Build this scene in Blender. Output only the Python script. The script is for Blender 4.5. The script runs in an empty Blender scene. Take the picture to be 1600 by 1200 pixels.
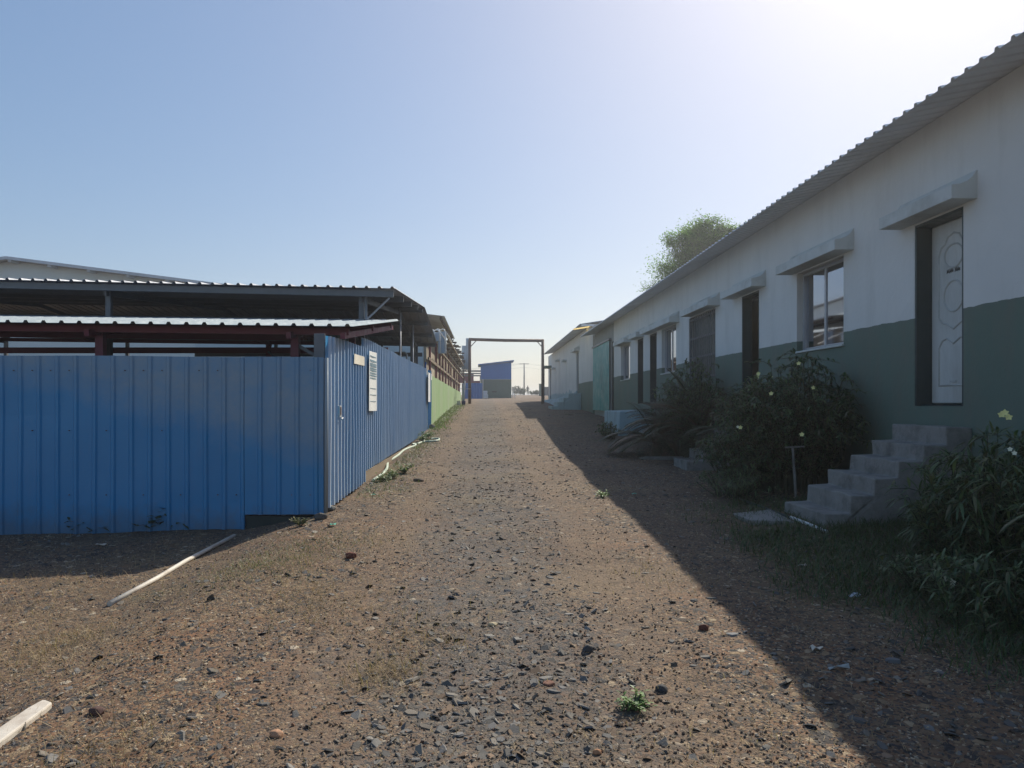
import bpy, bmesh, math, random
import numpy as np
from mathutils import Vector, Matrix, noise

S = bpy.context.scene
COL = S.collection
R = math.radians

# ------------------------------------------------------------------ camera, sky, sun, exposure
CAM_Z, F, VX, VY = 1.55, 1170.0, 758.0, 629.0
cam = bpy.data.objects.new('camera', bpy.data.cameras.new('camera'))
COL.objects.link(cam); S.camera = cam
cam.location = (0, 0, CAM_Z); cam.rotation_euler = (R(90), 0, 0)
cam.data.sensor_width = 36; cam.data.lens = 36 * F / 1600
cam.data.shift_x = (800 - VX) / 1600; cam.data.shift_y = (VY - 600) / 1600
cam.data.clip_start = 0.05; cam.data.clip_end = 5000

SUN = Vector((0.63, 0.97, 1.0)).normalized()
ELEV = math.asin(SUN.z); AZ = math.atan2(SUN.x, SUN.y)      # azimuth from +Y towards +X
W = bpy.data.worlds.new('World'); S.world = W; W.use_nodes = True
nt = W.node_tree
sky = nt.nodes.new('ShaderNodeTexSky'); sky.sky_type = 'NISHITA'; sky.sun_disc = False
sky.sun_elevation = ELEV; sky.sun_rotation = AZ
sky.altitude = 0; sky.air_density = 1.0; sky.dust_density = 1.25; sky.ozone_density = 2.0
bg = nt.nodes['Background']; bg.inputs['Strength'].default_value = 0.147
wb = nt.nodes.new('ShaderNodeMix'); wb.data_type = 'RGBA'; wb.blend_type = 'MULTIPLY'; wb.inputs[0].default_value = 1.; wb.inputs[7].default_value = (1.0, .985, 1.02, 1)   # camera white balance
gm = nt.nodes.new('ShaderNodeGamma'); gm.inputs[1].default_value = .58
nt.links.new(sky.outputs[0], gm.inputs[0]); hs = nt.nodes.new('ShaderNodeHueSaturation'); hs.inputs['Saturation'].default_value = 1.5
nt.links.new(gm.outputs[0], hs.inputs['Color']); nt.links.new(hs.outputs[0], wb.inputs[6]); nt.links.new(wb.outputs[2], bg.inputs[0])
sl = bpy.data.lights.new('sun', 'SUN'); sl.energy = 3.6; sl.angle = R(0.55); sl.color = (1.0, 0.94, 0.81)
so = bpy.data.objects.new('sun', sl); COL.objects.link(so); so.location = (20, 40, 60)
so.rotation_euler = SUN.to_track_quat('Z', 'Y').to_euler()
S.view_settings.view_transform = 'Standard'; S.view_settings.look = 'None'
S.view_settings.gamma = 1.0; S.view_settings.exposure = 0.72
S.render.engine = 'CYCLES'
S.cycles.use_denoising = True
S.cycles.max_bounces = 8; S.cycles.diffuse_bounces = 4; S.cycles.transparent_max_bounces = 12
S.cycles.volume_bounces = 0
S.cycles.caustics_reflective = False; S.cycles.caustics_refractive = False

HAZE = .0015
def PX(x, Y): return (x - VX) * Y / F          # photo column at distance Y -> world X
def PZ(y, Y): return CAM_Z + (VY - y) * Y / F  # photo row at distance Y -> world Z

# ------------------------------------------------------------------ ground height
GY = [-60, 0, 7.6, 11.6, 19.3, 25.5, 36, 49, 75, 142, 158, 260, 600, 3000]
GZ = [-1.0, 0, .24, .29, .47, .74, 1.12, 1.47, 2.0, 3.0, 3.05, -1.5, -4.0, -12.0]
def sstep(a, b, x):
    t = min(1, max(0, (x - a) / (b - a))); return t * t * (3 - 2 * t)
def gnd(x, y, fine=True):
    z = float(np.interp(y, GY, GZ))
    z -= .19 * sstep(-1.75, -2.9, x) * (1 - sstep(13, 18, y)) * sstep(1, 5, y)
    z -= .06 * sstep(-3, -6, x) * (1 - sstep(13, 18, y))
    z += .10 * sstep(2.6, 4.6, x) * (1 - sstep(9, 14, y))
    if fine and y < 60 and abs(x) < 14:
        z += .030 * noise.noise(Vector((x * .55, y * .55, 0))) + .016 * noise.noise(Vector((x * 2.1, y * 2.1, 3)))
        z += .008 * noise.noise(Vector((x * 6, y * 6, 7)))
    return z
def gp(px, py):                                  # photo pixel -> point on the ground
    dx, dz = (px - VX) / F, (VY - py) / F
    lo, hi = 1.0, 200.0
    y = lo
    while y < hi:
        if CAM_Z + dz * y < gnd(dx * y, y): break
        y *= 1.004
    return Vector((dx * y, y, gnd(dx * y, y)))

# ------------------------------------------------------------------ node materials
class NT:
    def __init__(s, name):
        s.m = bpy.data.materials.new(name); s.m.use_nodes = True; s.t = s.m.node_tree
        s.p = s.t.nodes['Principled BSDF']; s.out = s.t.nodes['Material Output']
    def n(s, typ, **kw):
        nd = s.t.nodes.new('ShaderNode' + typ)
        for k, v in kw.items():
            if k.startswith('i_'):
                key = k[2:]; nd.inputs[int(key) if key.isdigit() else key].default_value = v
            else: setattr(nd, k, v)
        return nd
    def l(s, a, b): s.t.links.new(a, b)
    def pos(s): return s.n('NewGeometry').outputs['Position']
    def obj(s): return s.n('TexCoord').outputs['Object']
    def noise(s, vec, scale, detail=4, rough=.55, stretch=None):
        if stretch:
            mp = s.n('Mapping'); mp.inputs['Scale'].default_value = stretch; s.l(vec, mp.inputs[0]); vec = mp.outputs[0]
        nd = s.n('TexNoise'); nd.inputs['Scale'].default_value = scale
        nd.inputs['Detail'].default_value = detail; nd.inputs['Roughness'].default_value = rough
        s.l(vec, nd.inputs['Vector']); return nd.outputs['Fac']
    def ramp(s, fac, *stops, interp='LINEAR'):
        r = s.n('ValToRGB'); cr = r.color_ramp; cr.interpolation = interp
        while len(cr.elements) < len(stops): cr.elements.new(.5)
        for e, (p, c) in zip(cr.elements, stops):
            e.position = p; e.color = (*c, 1) if hasattr(c, '__len__') else (c, c, c, 1)
        s.l(fac, r.inputs[0]); return r.outputs[0]
    def mix(s, fac, a, b, mode='MIX'):
        m = s.n('Mix', data_type='RGBA', blend_type=mode)
        for v, i in ((fac, 0), (a, 6), (b, 7)):
            if hasattr(v, 'links'): s.l(v, m.inputs[i])
            elif i == 0: m.inputs[0].default_value = v
            else: m.inputs[i].default_value = (*v, 1)
        return m.outputs[2]
    def math(s, op, a, b=0.0, c=None, clamp=False):
        m = s.n('Math', operation=op, use_clamp=clamp)
        for i, v in enumerate((a, b) if c is None else (a, b, c)):
            if hasattr(v, 'links'): s.l(v, m.inputs[i])
            else: m.inputs[i].default_value = v
        return m.outputs[0]
    def xyz(s, v):
        x = s.n('SeparateXYZ'); s.l(v, x.inputs[0]); return x.outputs
    def bump(s, h, strength=.3, dist=.01):
        b = s.n('Bump'); b.inputs['Strength'].default_value = strength; b.inputs['Distance'].default_value = dist
        s.l(h, b.inputs['Height']); s.l(b.outputs[0], s.p.inputs['Normal'])
    def base(s, c):
        if hasattr(c, 'links'): s.l(c, s.p.inputs['Base Color'])
        else: s.p.inputs['Base Color'].default_value = (*c, 1)
    def set(s, rough=.6, metal=0.0, spec=.5):
        s.p.inputs['Roughness'].default_value = rough; s.p.inputs['Metallic'].default_value = metal
        s.p.inputs['Specular IOR Level'].default_value = spec

def sc(c, k): return tuple(max(0, min(1, v * k)) for v in c)
def plain(name, c, rough=.6, metal=0., var=.25, scale=4., bump=.15, bscale=50., bdist=.004, spec=.4, dirt=None, dirtamt=.5, stretch=None):
    m = NT(name); v = m.pos()
    col = m.mix(m.noise(v, scale, 6, .62, stretch), sc(c, 1 - var), sc(c, 1 + var))
    if dirt:
        d = m.ramp(m.noise(v, scale * .6, 8, .7, stretch), (.48, 0.), (.68, dirtamt))
        col = m.mix(d, col, dirt)
    m.base(col); m.set(rough, metal, spec)
    rr = m.ramp(m.noise(v, scale * 3, 3), (.3, max(0, rough - .12)), (.7, min(1, rough + .12)))
    m.l(rr, m.p.inputs['Roughness'])
    m.bump(m.noise(v, bscale, 4), bump, bdist)
    return m.m

def wall_mat(name, dado_z, top, dado, blue=None):
    m = NT(name); v = m.pos(); x, y, z = m.xyz(v)
    n1 = m.noise(v, .9, 6, .6); n2 = m.noise(v, 2.2, 7, .65, (1, 1, .22))
    up = m.mix(n1, sc(top, .90), sc(top, 1.05))
    up = m.mix(m.ramp(n2, (.50, 0.), (.78, .28)), up, (.36, .345, .31))
    up = m.mix(m.ramp(m.noise(v, .55, 3, .5), (.52, 0.), (.56, .10)), up, (.42, .44, .44))
    dn = m.mix(n1, sc(dado, .82), sc(dado, 1.15))
    dn = m.mix(m.ramp(m.noise(v, 1.6, 8, .7, (1, 1, .35)), (.46, 0.), (.70, .6)), dn, (.175, .165, .135))
    edge = m.math('ADD', z, m.math('ADD', m.math('MULTIPLY', m.math('SUBTRACT', m.noise(v, 9, 5), .5), .03), m.math('MULTIPLY', m.math('SUBTRACT', m.noise(v, .9, 2), .5), .05)))
    f = m.math('GREATER_THAN', edge, dado_z)
    if blue:
        wash = m.math('ADD', z, m.math('MULTIPLY', m.math('SUBTRACT', m.noise(v, 1.7, 6, .7, (1, 1, .3)), .5), 1.1))
        bf = m.math('MULTIPLY', m.math('LESS_THAN', wash, 2.15), m.math('GREATER_THAN', y, 40.2))
        f2 = m.math('MAXIMUM', f, m.math('GREATER_THAN', y, 40.2))
        col = m.mix(f2, dn, up); col = m.mix(bf, col, m.mix(n2, (.26, .38, .42), (.42, .52, .54)))
    else: col = m.mix(f, dn, up)
    sp = m.ramp(m.math('ADD', m.math('MULTIPLY', z, -.9), m.noise(v, 2.5, 6, .7)), (0., 0.), (.35, .55))   # splashed mud at the foot
    m.base(m.mix(sp, col, (.16, .14, .11)))
    m.set(.75, 0, .25)
    m.bump(m.math('ADD', m.noise(v, 14, 5, .6), m.math('MULTIPLY', m.noise(v, 90, 3), .3)), .35, .012)
    return m.m

def fence_mat(name, dusty):  # dusty: True paints the pale light band, False the bright ribs
    m = NT(name); v = m.pos(); x, y, z = m.xyz(v)
    n = m.noise(v, 1.3, 6, .65)
    c = m.mix(n, (.016, .200, .430), (.026, .250, .510))
    sc_ = m.ramp(m.noise(v, 5, 8, .75, (1, 1, .15)), (.55, 0.), (.8, .35))
    c = m.mix(sc_, c, (.13, .21, .36))
    if dusty:                                       # soft diagonal light band painted pale over the upper sheets
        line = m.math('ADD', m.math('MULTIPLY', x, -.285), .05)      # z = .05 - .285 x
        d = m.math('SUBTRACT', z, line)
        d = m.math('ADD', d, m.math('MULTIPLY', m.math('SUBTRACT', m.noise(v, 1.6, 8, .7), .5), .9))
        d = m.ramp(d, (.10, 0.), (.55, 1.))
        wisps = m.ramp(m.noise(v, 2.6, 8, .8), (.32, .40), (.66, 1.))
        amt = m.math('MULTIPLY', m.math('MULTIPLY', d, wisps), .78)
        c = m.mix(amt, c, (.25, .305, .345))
    foot = m.ramp(m.math('ADD', m.math('MULTIPLY', m.math('SUBTRACT', z, .1), -1.6), m.noise(v, 6, 6, .7)), (.05, 0.), (.6, .5))
    c = m.mix(foot, c, (.10, .09, .075))
    if not dusty:                                   # sunlit rib highlights painted pale on crests and near flanks
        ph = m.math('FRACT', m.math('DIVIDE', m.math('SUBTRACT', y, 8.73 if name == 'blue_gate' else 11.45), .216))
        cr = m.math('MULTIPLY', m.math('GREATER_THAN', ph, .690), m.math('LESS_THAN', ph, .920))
        glint = m.ramp(m.noise(v, 1.1, 5, .7, (1, 1, .12)), (.25, .6), (.55, 1.))
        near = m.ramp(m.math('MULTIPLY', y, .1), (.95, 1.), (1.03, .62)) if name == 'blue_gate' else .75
        c = m.mix(m.math('MULTIPLY', m.math('MULTIPLY', cr, glint), near), c, (.62, .70, .80))
    m.base(c); m.set(.34, 0, .6)
    m.bump(m.noise(v, 3.5, 3, .5), .25, .02)
    return m.m

def ground_mat():
    m = NT('gravel_ground'); v = m.pos(); x, y, z = m.xyz(v)
    big = m.noise(v, .33, 5, .6); mid = m.noise(v, 1.1, 7, .68); fine = m.noise(v, 9, 6, .7); vf = m.noise(v, 60, 4, .7)
    dirt = m.mix(mid, (.150, .090, .055), (.232, .143, .086))
    dirt = m.mix(m.ramp(m.noise(v, .8, 7, .7), (.50, 0.), (.64, .9)), dirt, (.250, .120, .058))   # rusty earth
    dirt = m.mix(m.ramp(fine, (.3, 0.), (.75, .6)), dirt, (.075, .062, .052))
    def cells(scale, seedoff):
        mp = m.n('Mapping'); mp.inputs['Location'].default_value = (seedoff, seedoff * 1.7, 0); m.l(v, mp.inputs[0])
        w = m.n('TexNoise'); w.inputs['Scale'].default_value = scale * .8; m.l(mp.outputs[0], w.inputs['Vector'])
        wv = m.n('Mix', data_type='VECTOR'); wv.inputs[0].default_value = .02
        m.l(mp.outputs[0], wv.inputs[4]); m.l(w.outputs['Color'], wv.inputs[5])
        vo = m.n('TexVoronoi'); vo.inputs['Scale'].default_value = scale; m.l(wv.outputs[1], vo.inputs['Vector'])
        s = m.n('SeparateColor'); m.l(vo.outputs['Color'], s.inputs[0])
        return s.outputs, vo.outputs['Distance']
    pal = ((0., (.036, .036, .038)), (.22, (.095, .088, .08)), (.38, (.16, .11, .072)), (.55, (.06, .052, .047)),
           (.68, (.27, .19, .115)), (.78, (.13, .075, .046)), (.86, (.34, .26, .17)), (.92, (.055, .054, .054)), (.97, (.44, .37, .28)))
    c1, d1 = cells(78, 0); c2, d2 = cells(24, 5)
    g1 = m.ramp(c1[0], *pal, interp='CONSTANT')
    g2 = m.ramp(c2[0], *pal, interp='CONSTANT')
    mask1 = m.math('GREATER_THAN', m.math('ADD', c1[1], m.math('MULTIPLY', m.math('SUBTRACT', mid, .5), 1.4)), .42)
    mask2 = m.math('GREATER_THAN', m.math('ADD', c2[1], m.math('MULTIPLY', m.math('SUBTRACT', big, .5), 1.6)), .80)
    col = m.mix(m.math('MULTIPLY', mask1, .9), dirt, g1); col = m.mix(m.math('MULTIPLY', mask2, .85), col, g2)
    slate = m.ramp(m.math('ADD', m.math('ABSOLUTE', m.math('ADD', x, -.05)), m.math('MULTIPLY', m.math('SUBTRACT', mid, .5), 2.2)), (.2, .70), (1.5, 0.))
    col = m.mix(m.math('MULTIPLY', slate, m.ramp(fine, (.33, .3), (.58, 1.))), col, m.mix(vf, (.060, .058, .056), (.165, .155, .145)))
    damp = m.ramp(m.noise(v, .42, 6, .68), (.50, 0.), (.66, .55)); col = m.mix(damp, col, (.070, .050, .038))
    wob = m.math('MULTIPLY', m.math('SUBTRACT', m.noise(v, .25, 3), .5), .7)
    for tx in (-.85, .95):                          # two compacted wheel tracks
        tr_ = m.math('ABSOLUTE', m.math('ADD', m.math('SUBTRACT', x, tx), wob))
        tr_ = m.math('ADD', tr_, m.math('MULTIPLY', m.math('SUBTRACT', mid, .5), .35))
        col = m.mix(m.ramp(tr_, (.10, .38), (.34, 0.)), col, m.mix(fine, (.15, .102, .068), (.215, .148, .098)))
    straw = m.ramp(m.noise(v, .5, 6, .65), (.50, 0.), (.66, .42))
    col = m.mix(m.math('MULTIPLY', straw, m.ramp(vf, (.42, 0.), (.6, 1.))), col, (.30, .225, .12))
    green = m.ramp(m.noise(v, .62, 5, .6, None), (.60, 0.), (.70, .35))
    col = m.mix(m.math('MULTIPLY', green, fine), col, (.10, .115, .05))
    ex = m.math('DIVIDE', m.math('SUBTRACT', x, 1.02), .95); ey = m.math('DIVIDE', m.math('SUBTRACT', y, 5.75), .60)
    er = m.math('ADD', m.math('ADD', m.math('MULTIPLY', ex, ex), m.math('MULTIPLY', ey, ey)), m.math('MULTIPLY', m.math('SUBTRACT', m.noise(v, 3.2, 7, .7), .5), 1.6))
    col = m.mix(m.ramp(er, (.1, .38), (1.25, 0.)), col, m.mix(fine, (.165, .118, .080), (.225, .160, .108)))
    far = m.ramp(m.math('MULTIPLY', y, .01), (.45, 0.), (.85, .5))
    col = m.mix(far, col, (.21, .15, .11))
    m.base(col); m.set(.88, 0, .2)
    h = m.math('ADD', m.math('MULTIPLY', m.math('SUBTRACT', 1., d1), m.math('ADD', mask1, .15)), m.math('MULTIPLY', mask2, m.math('SUBTRACT', 1.6, d2)))
    h = m.math('ADD', h, m.math('MULTIPLY', fine, 1.5))
    m.bump(h, .7, .010)
    return m.m

def attr_mat(name, rough=.75, transl=0., spec=.3):
    m = NT(name); a = m.n('Attribute', attribute_name='Col'); v = m.pos()
    c = m.mix(m.noise(v, 45, 4, .65), sc((1, 1, 1), .72), (1, 1, 1))
    c = m.mix(1., a.outputs['Color'], c, 'MULTIPLY')
    m.base(c); m.set(rough, 0, spec)
    if transl:
        t = m.n('BsdfTranslucent'); m.l(m.mix(1., c, (1.0, 1.15, .55), 'MULTIPLY'), t.inputs[0])
        ms = m.n('MixShader'); ms.inputs[0].default_value = transl
        m.l(m.p.outputs[0], ms.inputs[1]); m.l(t.outputs[0], ms.inputs[2]); m.l(ms.outputs[0], m.out.inputs[0])
    else: m.bump(m.noise(v, 120, 3), .25, .004)
    return m.m

MT = {}
MT['wall'] = wall_mat('painted_plaster', 2.525, (.72, .71, .68), (.128, .182, .148))
MT['wall2'] = wall_mat('painted_plaster_worn', 2.55, (.68, .68, .66), (.13, .19, .155), blue=True)
MT['shade_c'] = plain('white_concrete', (.58, .60, .58), .8, var=.12, scale=2.2, dirt=(.28, .27, .23), dirtamt=.5)
MT['roof_grey'] = plain('weathered_zinc', (.62, .64, .67), .55, .0, var=.16, scale=1.5, bump=.08, dirt=(.2, .17, .14), dirtamt=.3)
MT['roof_dark'] = plain('dark_zinc', (.28, .29, .33), .55, .15, var=.2, scale=1.3, bump=.08)
MT['roof_white'] = plain('pale_blue_sheet', (.27, .32, .355), .75, .0, var=.12, scale=2, bump=.05)
MT['maroon'] = plain('red_oxide_steel', (.21, .055, .075), .6, var=.25, scale=3, bump=.1)
MT['steel'] = plain('grey_steel', (.16, .17, .185), .5, .3, var=.2, scale=5, bump=.1)
MT['galv'] = plain('galvanised_pipe', (.50, .51, .52), .42, .5, var=.12, scale=6, bump=.05)
MT['darkmetal'] = plain('dark_painted_steel', (.030, .044, .044), .45, var=.3, scale=4, bump=.05)
MT['fence_front'] = fence_mat('blue_fence_light_band', True)
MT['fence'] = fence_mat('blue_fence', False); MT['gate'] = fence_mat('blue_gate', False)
MT['door'] = plain('white_door', (.60, .605, .58), .45, var=.10, scale=2.5, bump=.04, dirt=(.25, .24, .20), dirtamt=.45, stretch=(1, 1, .3))
MT['ink'] = plain('dark_marks', (.05, .05, .05), .7)
MT['moulding'] = plain('door_moulding', (.46, .47, .45), .45, var=.15, dirt=(.20, .19, .16), dirtamt=.6)
MT['alu'] = plain('aluminium', (.42, .43, .46), .4, .5, var=.08, scale=6, bump=.03)
MT['concrete'] = plain('stained_concrete', (.26, .245, .225), .9, var=.25, scale=5, bump=.8, bscale=26, bdist=.014, dirt=(.045, .042, .038), dirtamt=.6)
MT['blue_concrete'] = plain('pale_blue_concrete', (.34, .46, .49), .8, var=.2, scale=3, bump=.4, bscale=25, dirt=(.12, .15, .15), dirtamt=.75, stretch=(1, 1, .25))
MT['teal'] = plain('teal_sheet', (.008, .27, .28), .5, var=.12, scale=1.0, bump=.05, bscale=3, bdist=.02, dirt=(.02, .11, .12), dirtamt=.5)
MT['clad'] = plain('grey_cladding', (.38, .40, .40), .6, .15, var=.2, scale=2, stretch=(1, 1, .2))
MT['green_wall'] = plain('green_plaster', (.235, .355, .15), .85, var=.25, scale=2.4, bump=.4, bscale=18, bdist=.01, dirt=(.34, .37, .26), dirtamt=.75, stretch=(1, 1, .25))
MT['beige'] = plain('beige_plaster', (.40, .33, .24), .85, var=.25, scale=2, bump=.3, dirt=(.16, .12, .09), dirtamt=.7)
MT['palewall'] = plain('pale_wall', (.74, .80, .79), .8, var=.08, scale=1)
MT['wood'] = plain('old_wood', (.22, .165, .11), .8, var=.3, scale=8, bump=.3, stretch=(.3, .3, 3))
MT['pvc'] = plain('pvc_pipe', (.60, .54, .46), .6, var=.14, scale=7, bump=.15, dirt=(.30, .22, .15), dirtamt=.6)
MT['hose'] = plain('pale_green_hose', (.50, .56, .44), .4, var=.12, scale=9)
MT['paper'] = plain('cream_board', (.74, .68, .56), .6, var=.06, scale=5, bump=.05)
MT['poster'] = plain('white_poster', (.80, .80, .77), .5, var=.04, scale=5, bump=.05)
MT['poster_ink'] = plain('poster_print', (.20, .30, .36), .6, var=.3, scale=12)
MT['yellow'] = plain('yellow_sheet', (.80, .55, .18), .5, var=.08, scale=3)
MT['rust'] = plain('rusty_pipe', (.16, .105, .085), .7, .2, var=.4, scale=6, bump=.3, dirt=(.07, .07, .08), dirtamt=.8)
MT['blue_sheet'] = plain('far_blue_sheet', (.014, .14, .44), .55, var=.12, scale=1)
MT['greygreen'] = plain('grey_green_paint', (.11, .165, .14), .8, var=.15, scale=1.2)
MT['duct'] = plain('pale_blue_duct', (.36, .43, .50), .5, .1, var=.12, scale=3)
_t = MT['yellow'].node_tree; _tr = _t.nodes.new('ShaderNodeBsdfTranslucent'); _tr.inputs[0].default_value = (.95, .72, .30, 1)
_mx = _t.nodes.new('ShaderNodeMixShader'); _mx.inputs[0].default_value = .7; _t.links.new(_t.nodes['Principled BSDF'].outputs[0], _mx.inputs[1]); _t.links.new(_tr.outputs[0], _mx.inputs[2]); _t.links.new(_mx.outputs[0], _t.nodes['Material Output'].inputs[0])
MT['white'] = plain('white_plastic', (.72, .72, .70), .45, var=.08, scale=6)
MT['bluep'] = plain('blue_plastic', (.03, .05, .22), .4, var=.1)
MT['greenp'] = plain('green_plastic', (.04, .32, .22), .4, var=.15)
MT['greydrum'] = plain('grey_cement', (.30, .32, .34), .85, var=.18, scale=4, bump=.3)
MT['cloth_d'] = plain('dark_cloth', (.045, .045, .05), .9, var=.2)
MT['skin'] = plain('skin', (.20, .11, .075), .6, var=.05)
MT['hair'] = plain('hair', (.012, .01, .01), .7)
MT['bark'] = plain('bark', (.13, .10, .075), .9, var=.3, scale=9, bump=.5)
MT['twig'] = plain('green_brown_twig', (.055, .06, .035), .85, var=.3, scale=9)
MT['stone'] = attr_mat('gravel_stone', .82)
MT['straw'] = attr_mat('dry_straw', .8, .25)
MT['leaf'] = attr_mat('leaf', .5, .30, .4); MT['tree_leaf'] = attr_mat('tree_leaf', .6, .55, .25)
MT['petal'] = plain('pale_yellow_petal', (.78, .74, .30), .5, var=.08)
MT['wpetal'] = plain('cream_petal', (.72, .72, .55), .5, var=.06)
g_ = NT('window_glass'); g_.base(g_.mix(g_.noise(g_.pos(), .8, 2), (.30, .315, .36), (.36, .37, .41))); g_.set(.035, 1.0)
g_.bump(g_.noise(g_.pos(), .9, 1), .06, .02); MT['glass'] = g_.m
MT['ground'] = ground_mat()

# ------------------------------------------------------------------ mesh builder
OFF = {}
class MB:
    def __init__(s): s.v = []; s.f = []; s.c = []
    def quad(s, a, b, c, d):
        i = len(s.v); s.v += [tuple(a), tuple(b), tuple(c), tuple(d)]; s.f.append((i, i + 1, i + 2, i + 3)); return s
    def box(s, x0, x1, y0, y1, z0, z1, jit=0.):
        i = len(s.v)
        for z in (z0, z1):
            for x, y in ((x0, y0), (x1, y0), (x1, y1), (x0, y1)):
                s.v.append((x + random.uniform(-jit, jit), y + random.uniform(-jit, jit), z + random.uniform(-jit, jit)))
        s.f += [tuple(i + k for k in q) for q in ((3, 2, 1, 0), (4, 5, 6, 7), (0, 1, 5, 4), (1, 2, 6, 5), (2, 3, 7, 6), (3, 0, 4, 7))]
        return s
    def bar(s, a, b, w, h=None, up=(0, 0, 1)):       # rectangular bar from a to b
        h = h or w; a = Vector(a); b = Vector(b); d = (b - a).normalized(); u = Vector(up)
        if abs(d.dot(u)) > .95: u = Vector((1, 0, 0))
        r = d.cross(u).normalized(); u = r.cross(d)
        i = len(s.v)
        for p in (a, b):
            for p2, q in ((-1, -1), (1, -1), (1, 1), (-1, 1)): s.v.append(tuple(p + r * p2 * w / 2 + u * q * h / 2))
        s.f += [tuple(i + k for k in q) for q in ((3, 2, 1, 0), (4, 5, 6, 7), (0, 1, 5, 4), (1, 2, 6, 5), (2, 3, 7, 6), (3, 0, 4, 7))]
        return s
    def tube(s, pts, r, n=8, cap=True):
        pts = [Vector(p) for p in pts]; k = len(pts); rs = r if hasattr(r, '__len__') else [r] * k
        i0 = len(s.v); prev = None
        for j, p in enumerate(pts):
            d = (pts[min(j + 1, k - 1)] - pts[max(j - 1, 0)]).normalized()
            if prev is None:
                u = Vector((0, 0, 1)) if abs(d.z) < .9 else Vector((1, 0, 0)); a = d.cross(u).normalized()
            else: a = (prev - d * prev.dot(d)).normalized()
            prev = a; b = d.cross(a)
            for q in range(n):
                t = 2 * math.pi * q / n; s.v.append(tuple(p + (a * math.cos(t) + b * math.sin(t)) * rs[j]))
        for j in range(k - 1):
            for q in range(n):
                q2 = (q + 1) % n; s.f.append((i0 + j * n + q, i0 + j * n + q2, i0 + (j + 1) * n + q2, i0 + (j + 1) * n + q))
        if cap:
            s.f.append(tuple(i0 + q for q in reversed(range(n)))); s.f.append(tuple(i0 + (k - 1) * n + q for q in range(n)))
        return s
    def prism(s, prof, y0, y1):                       # profile (x,z) extruded along Y
        i = len(s.v); n = len(prof)
        for y in (y0, y1): s.v += [(x, y, z) for x, z in prof]
        for q in range(n):
            q2 = (q + 1) % n; s.f.append((i + q, i + q2, i + n + q2, i + n + q))
        s.f.append(tuple(i + q for q in reversed(range(n)))); s.f.append(tuple(i + n + q for q in range(n)))
        return s
    def corr(s, o, U, V, N, L, Wd, per=.216, h=.028, cuts=1, phase=0.):   # ribbed sheet; ribs run along V
        o, U, V, N = Vector(o), Vector(U).normalized(), Vector(V).normalized(), Vector(N).normalized()
        us = [(0., 0.)]; k = 0
        while True:
            b = k * per + phase
            for t, hh in ((per - .066, 0), (per - .048, h), (per - .018, h), (per, 0)):
                if 0 < b + t < L: us.append((b + t, hh))
            k += 1
            if b > L: break
        us.append((L, 0.))
        i = len(s.v); m = len(us)
        for c in range(cuts + 1):
            for u, hh in us: s.v.append(tuple(o + U * u + V * (Wd * c / cuts) + N * hh))
        for c in range(cuts):
            for q in range(m - 1):
                s.f.append((i + c * m + q, i + c * m + q + 1, i + (c + 1) * m + q + 1, i + (c + 1) * m + q))
        return s
    def lathe(s, c, prof, n=16):
        i = len(s.v); k = len(prof)
        for r, z in prof:
            for q in range(n):
                t = 2 * math.pi * q / n; s.v.append((c[0] + r * math.cos(t), c[1] + r * math.sin(t), c[2] + z))
        for j in range(k - 1):
            for q in range(n):
                q2 = (q + 1) % n; s.f.append((i + j * n + q, i + j * n + q2, i + (j + 1) * n + q2, i + (j + 1) * n + q))
        s.f.append(tuple(i + q for q in reversed(range(n)))); s.f.append(tuple(i + (k - 1) * n + q for q in range(n)))
        return s
    def leaf(s, p, d, L, w, col, droop=.25, up=Vector((0, 0, 1))):
        d = d.normalized(); r = d.cross(up)
        if r.length < .05: r = d.cross(Vector((1, 0, 0)))
        r.normalize(); nrm = r.cross(d)
        a = p + d * L * .35 + nrm * L * .03; b = p + d * L * .70 - Vector((0, 0, L * droop * .4)); t = p + d * L * .97 - Vector((0, 0, L * droop))
        i = len(s.v)
        s.v += [tuple(p), tuple(a - r * w / 2), tuple(a + r * w / 2), tuple(b - r * w * .4), tuple(b + r * w * .4), tuple(t)]
        s.f += [(i, i + 2, i + 1), (i + 1, i + 2, i + 4, i + 3), (i + 3, i + 4, i + 5)]
        s.c += [col] * 6
    def build(s, name, mat, parent=None, smooth=False, bevel=0., solid=0.):
        off = OFF.get(parent.name, Vector()) if parent else Vector()
        me = bpy.data.meshes.new(name)
        me.from_pydata([(x - off.x, y - off.y, z - off.z) for x, y, z in s.v] if parent else s.v, [], s.f)
        me.materials.append(mat); me.update()
        if s.c and len(s.c) == len(s.v):
            at = me.color_attributes.new('Col', 'FLOAT_COLOR', 'POINT')
            at.data.foreach_set('color', np.array([(*c, 1.) for c in s.c], dtype=np.float32).ravel())
        if smooth: me.polygons.foreach_set('use_smooth', [True] * len(me.polygons))
        o = bpy.data.objects.new(name, me); COL.objects.link(o)
        if parent: o.parent = parent; OFF[o.name] = off
        else: OFF[o.name] = Vector()
        if solid:
            md = o.modifiers.new('thickness', 'SOLIDIFY'); md.thickness = solid; md.offset = 0
        if bevel:
            md = o.modifiers.new('bevel', 'BEVEL'); md.width = bevel; md.segments = 2; md.limit_method = 'ANGLE'
        return o

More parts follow.
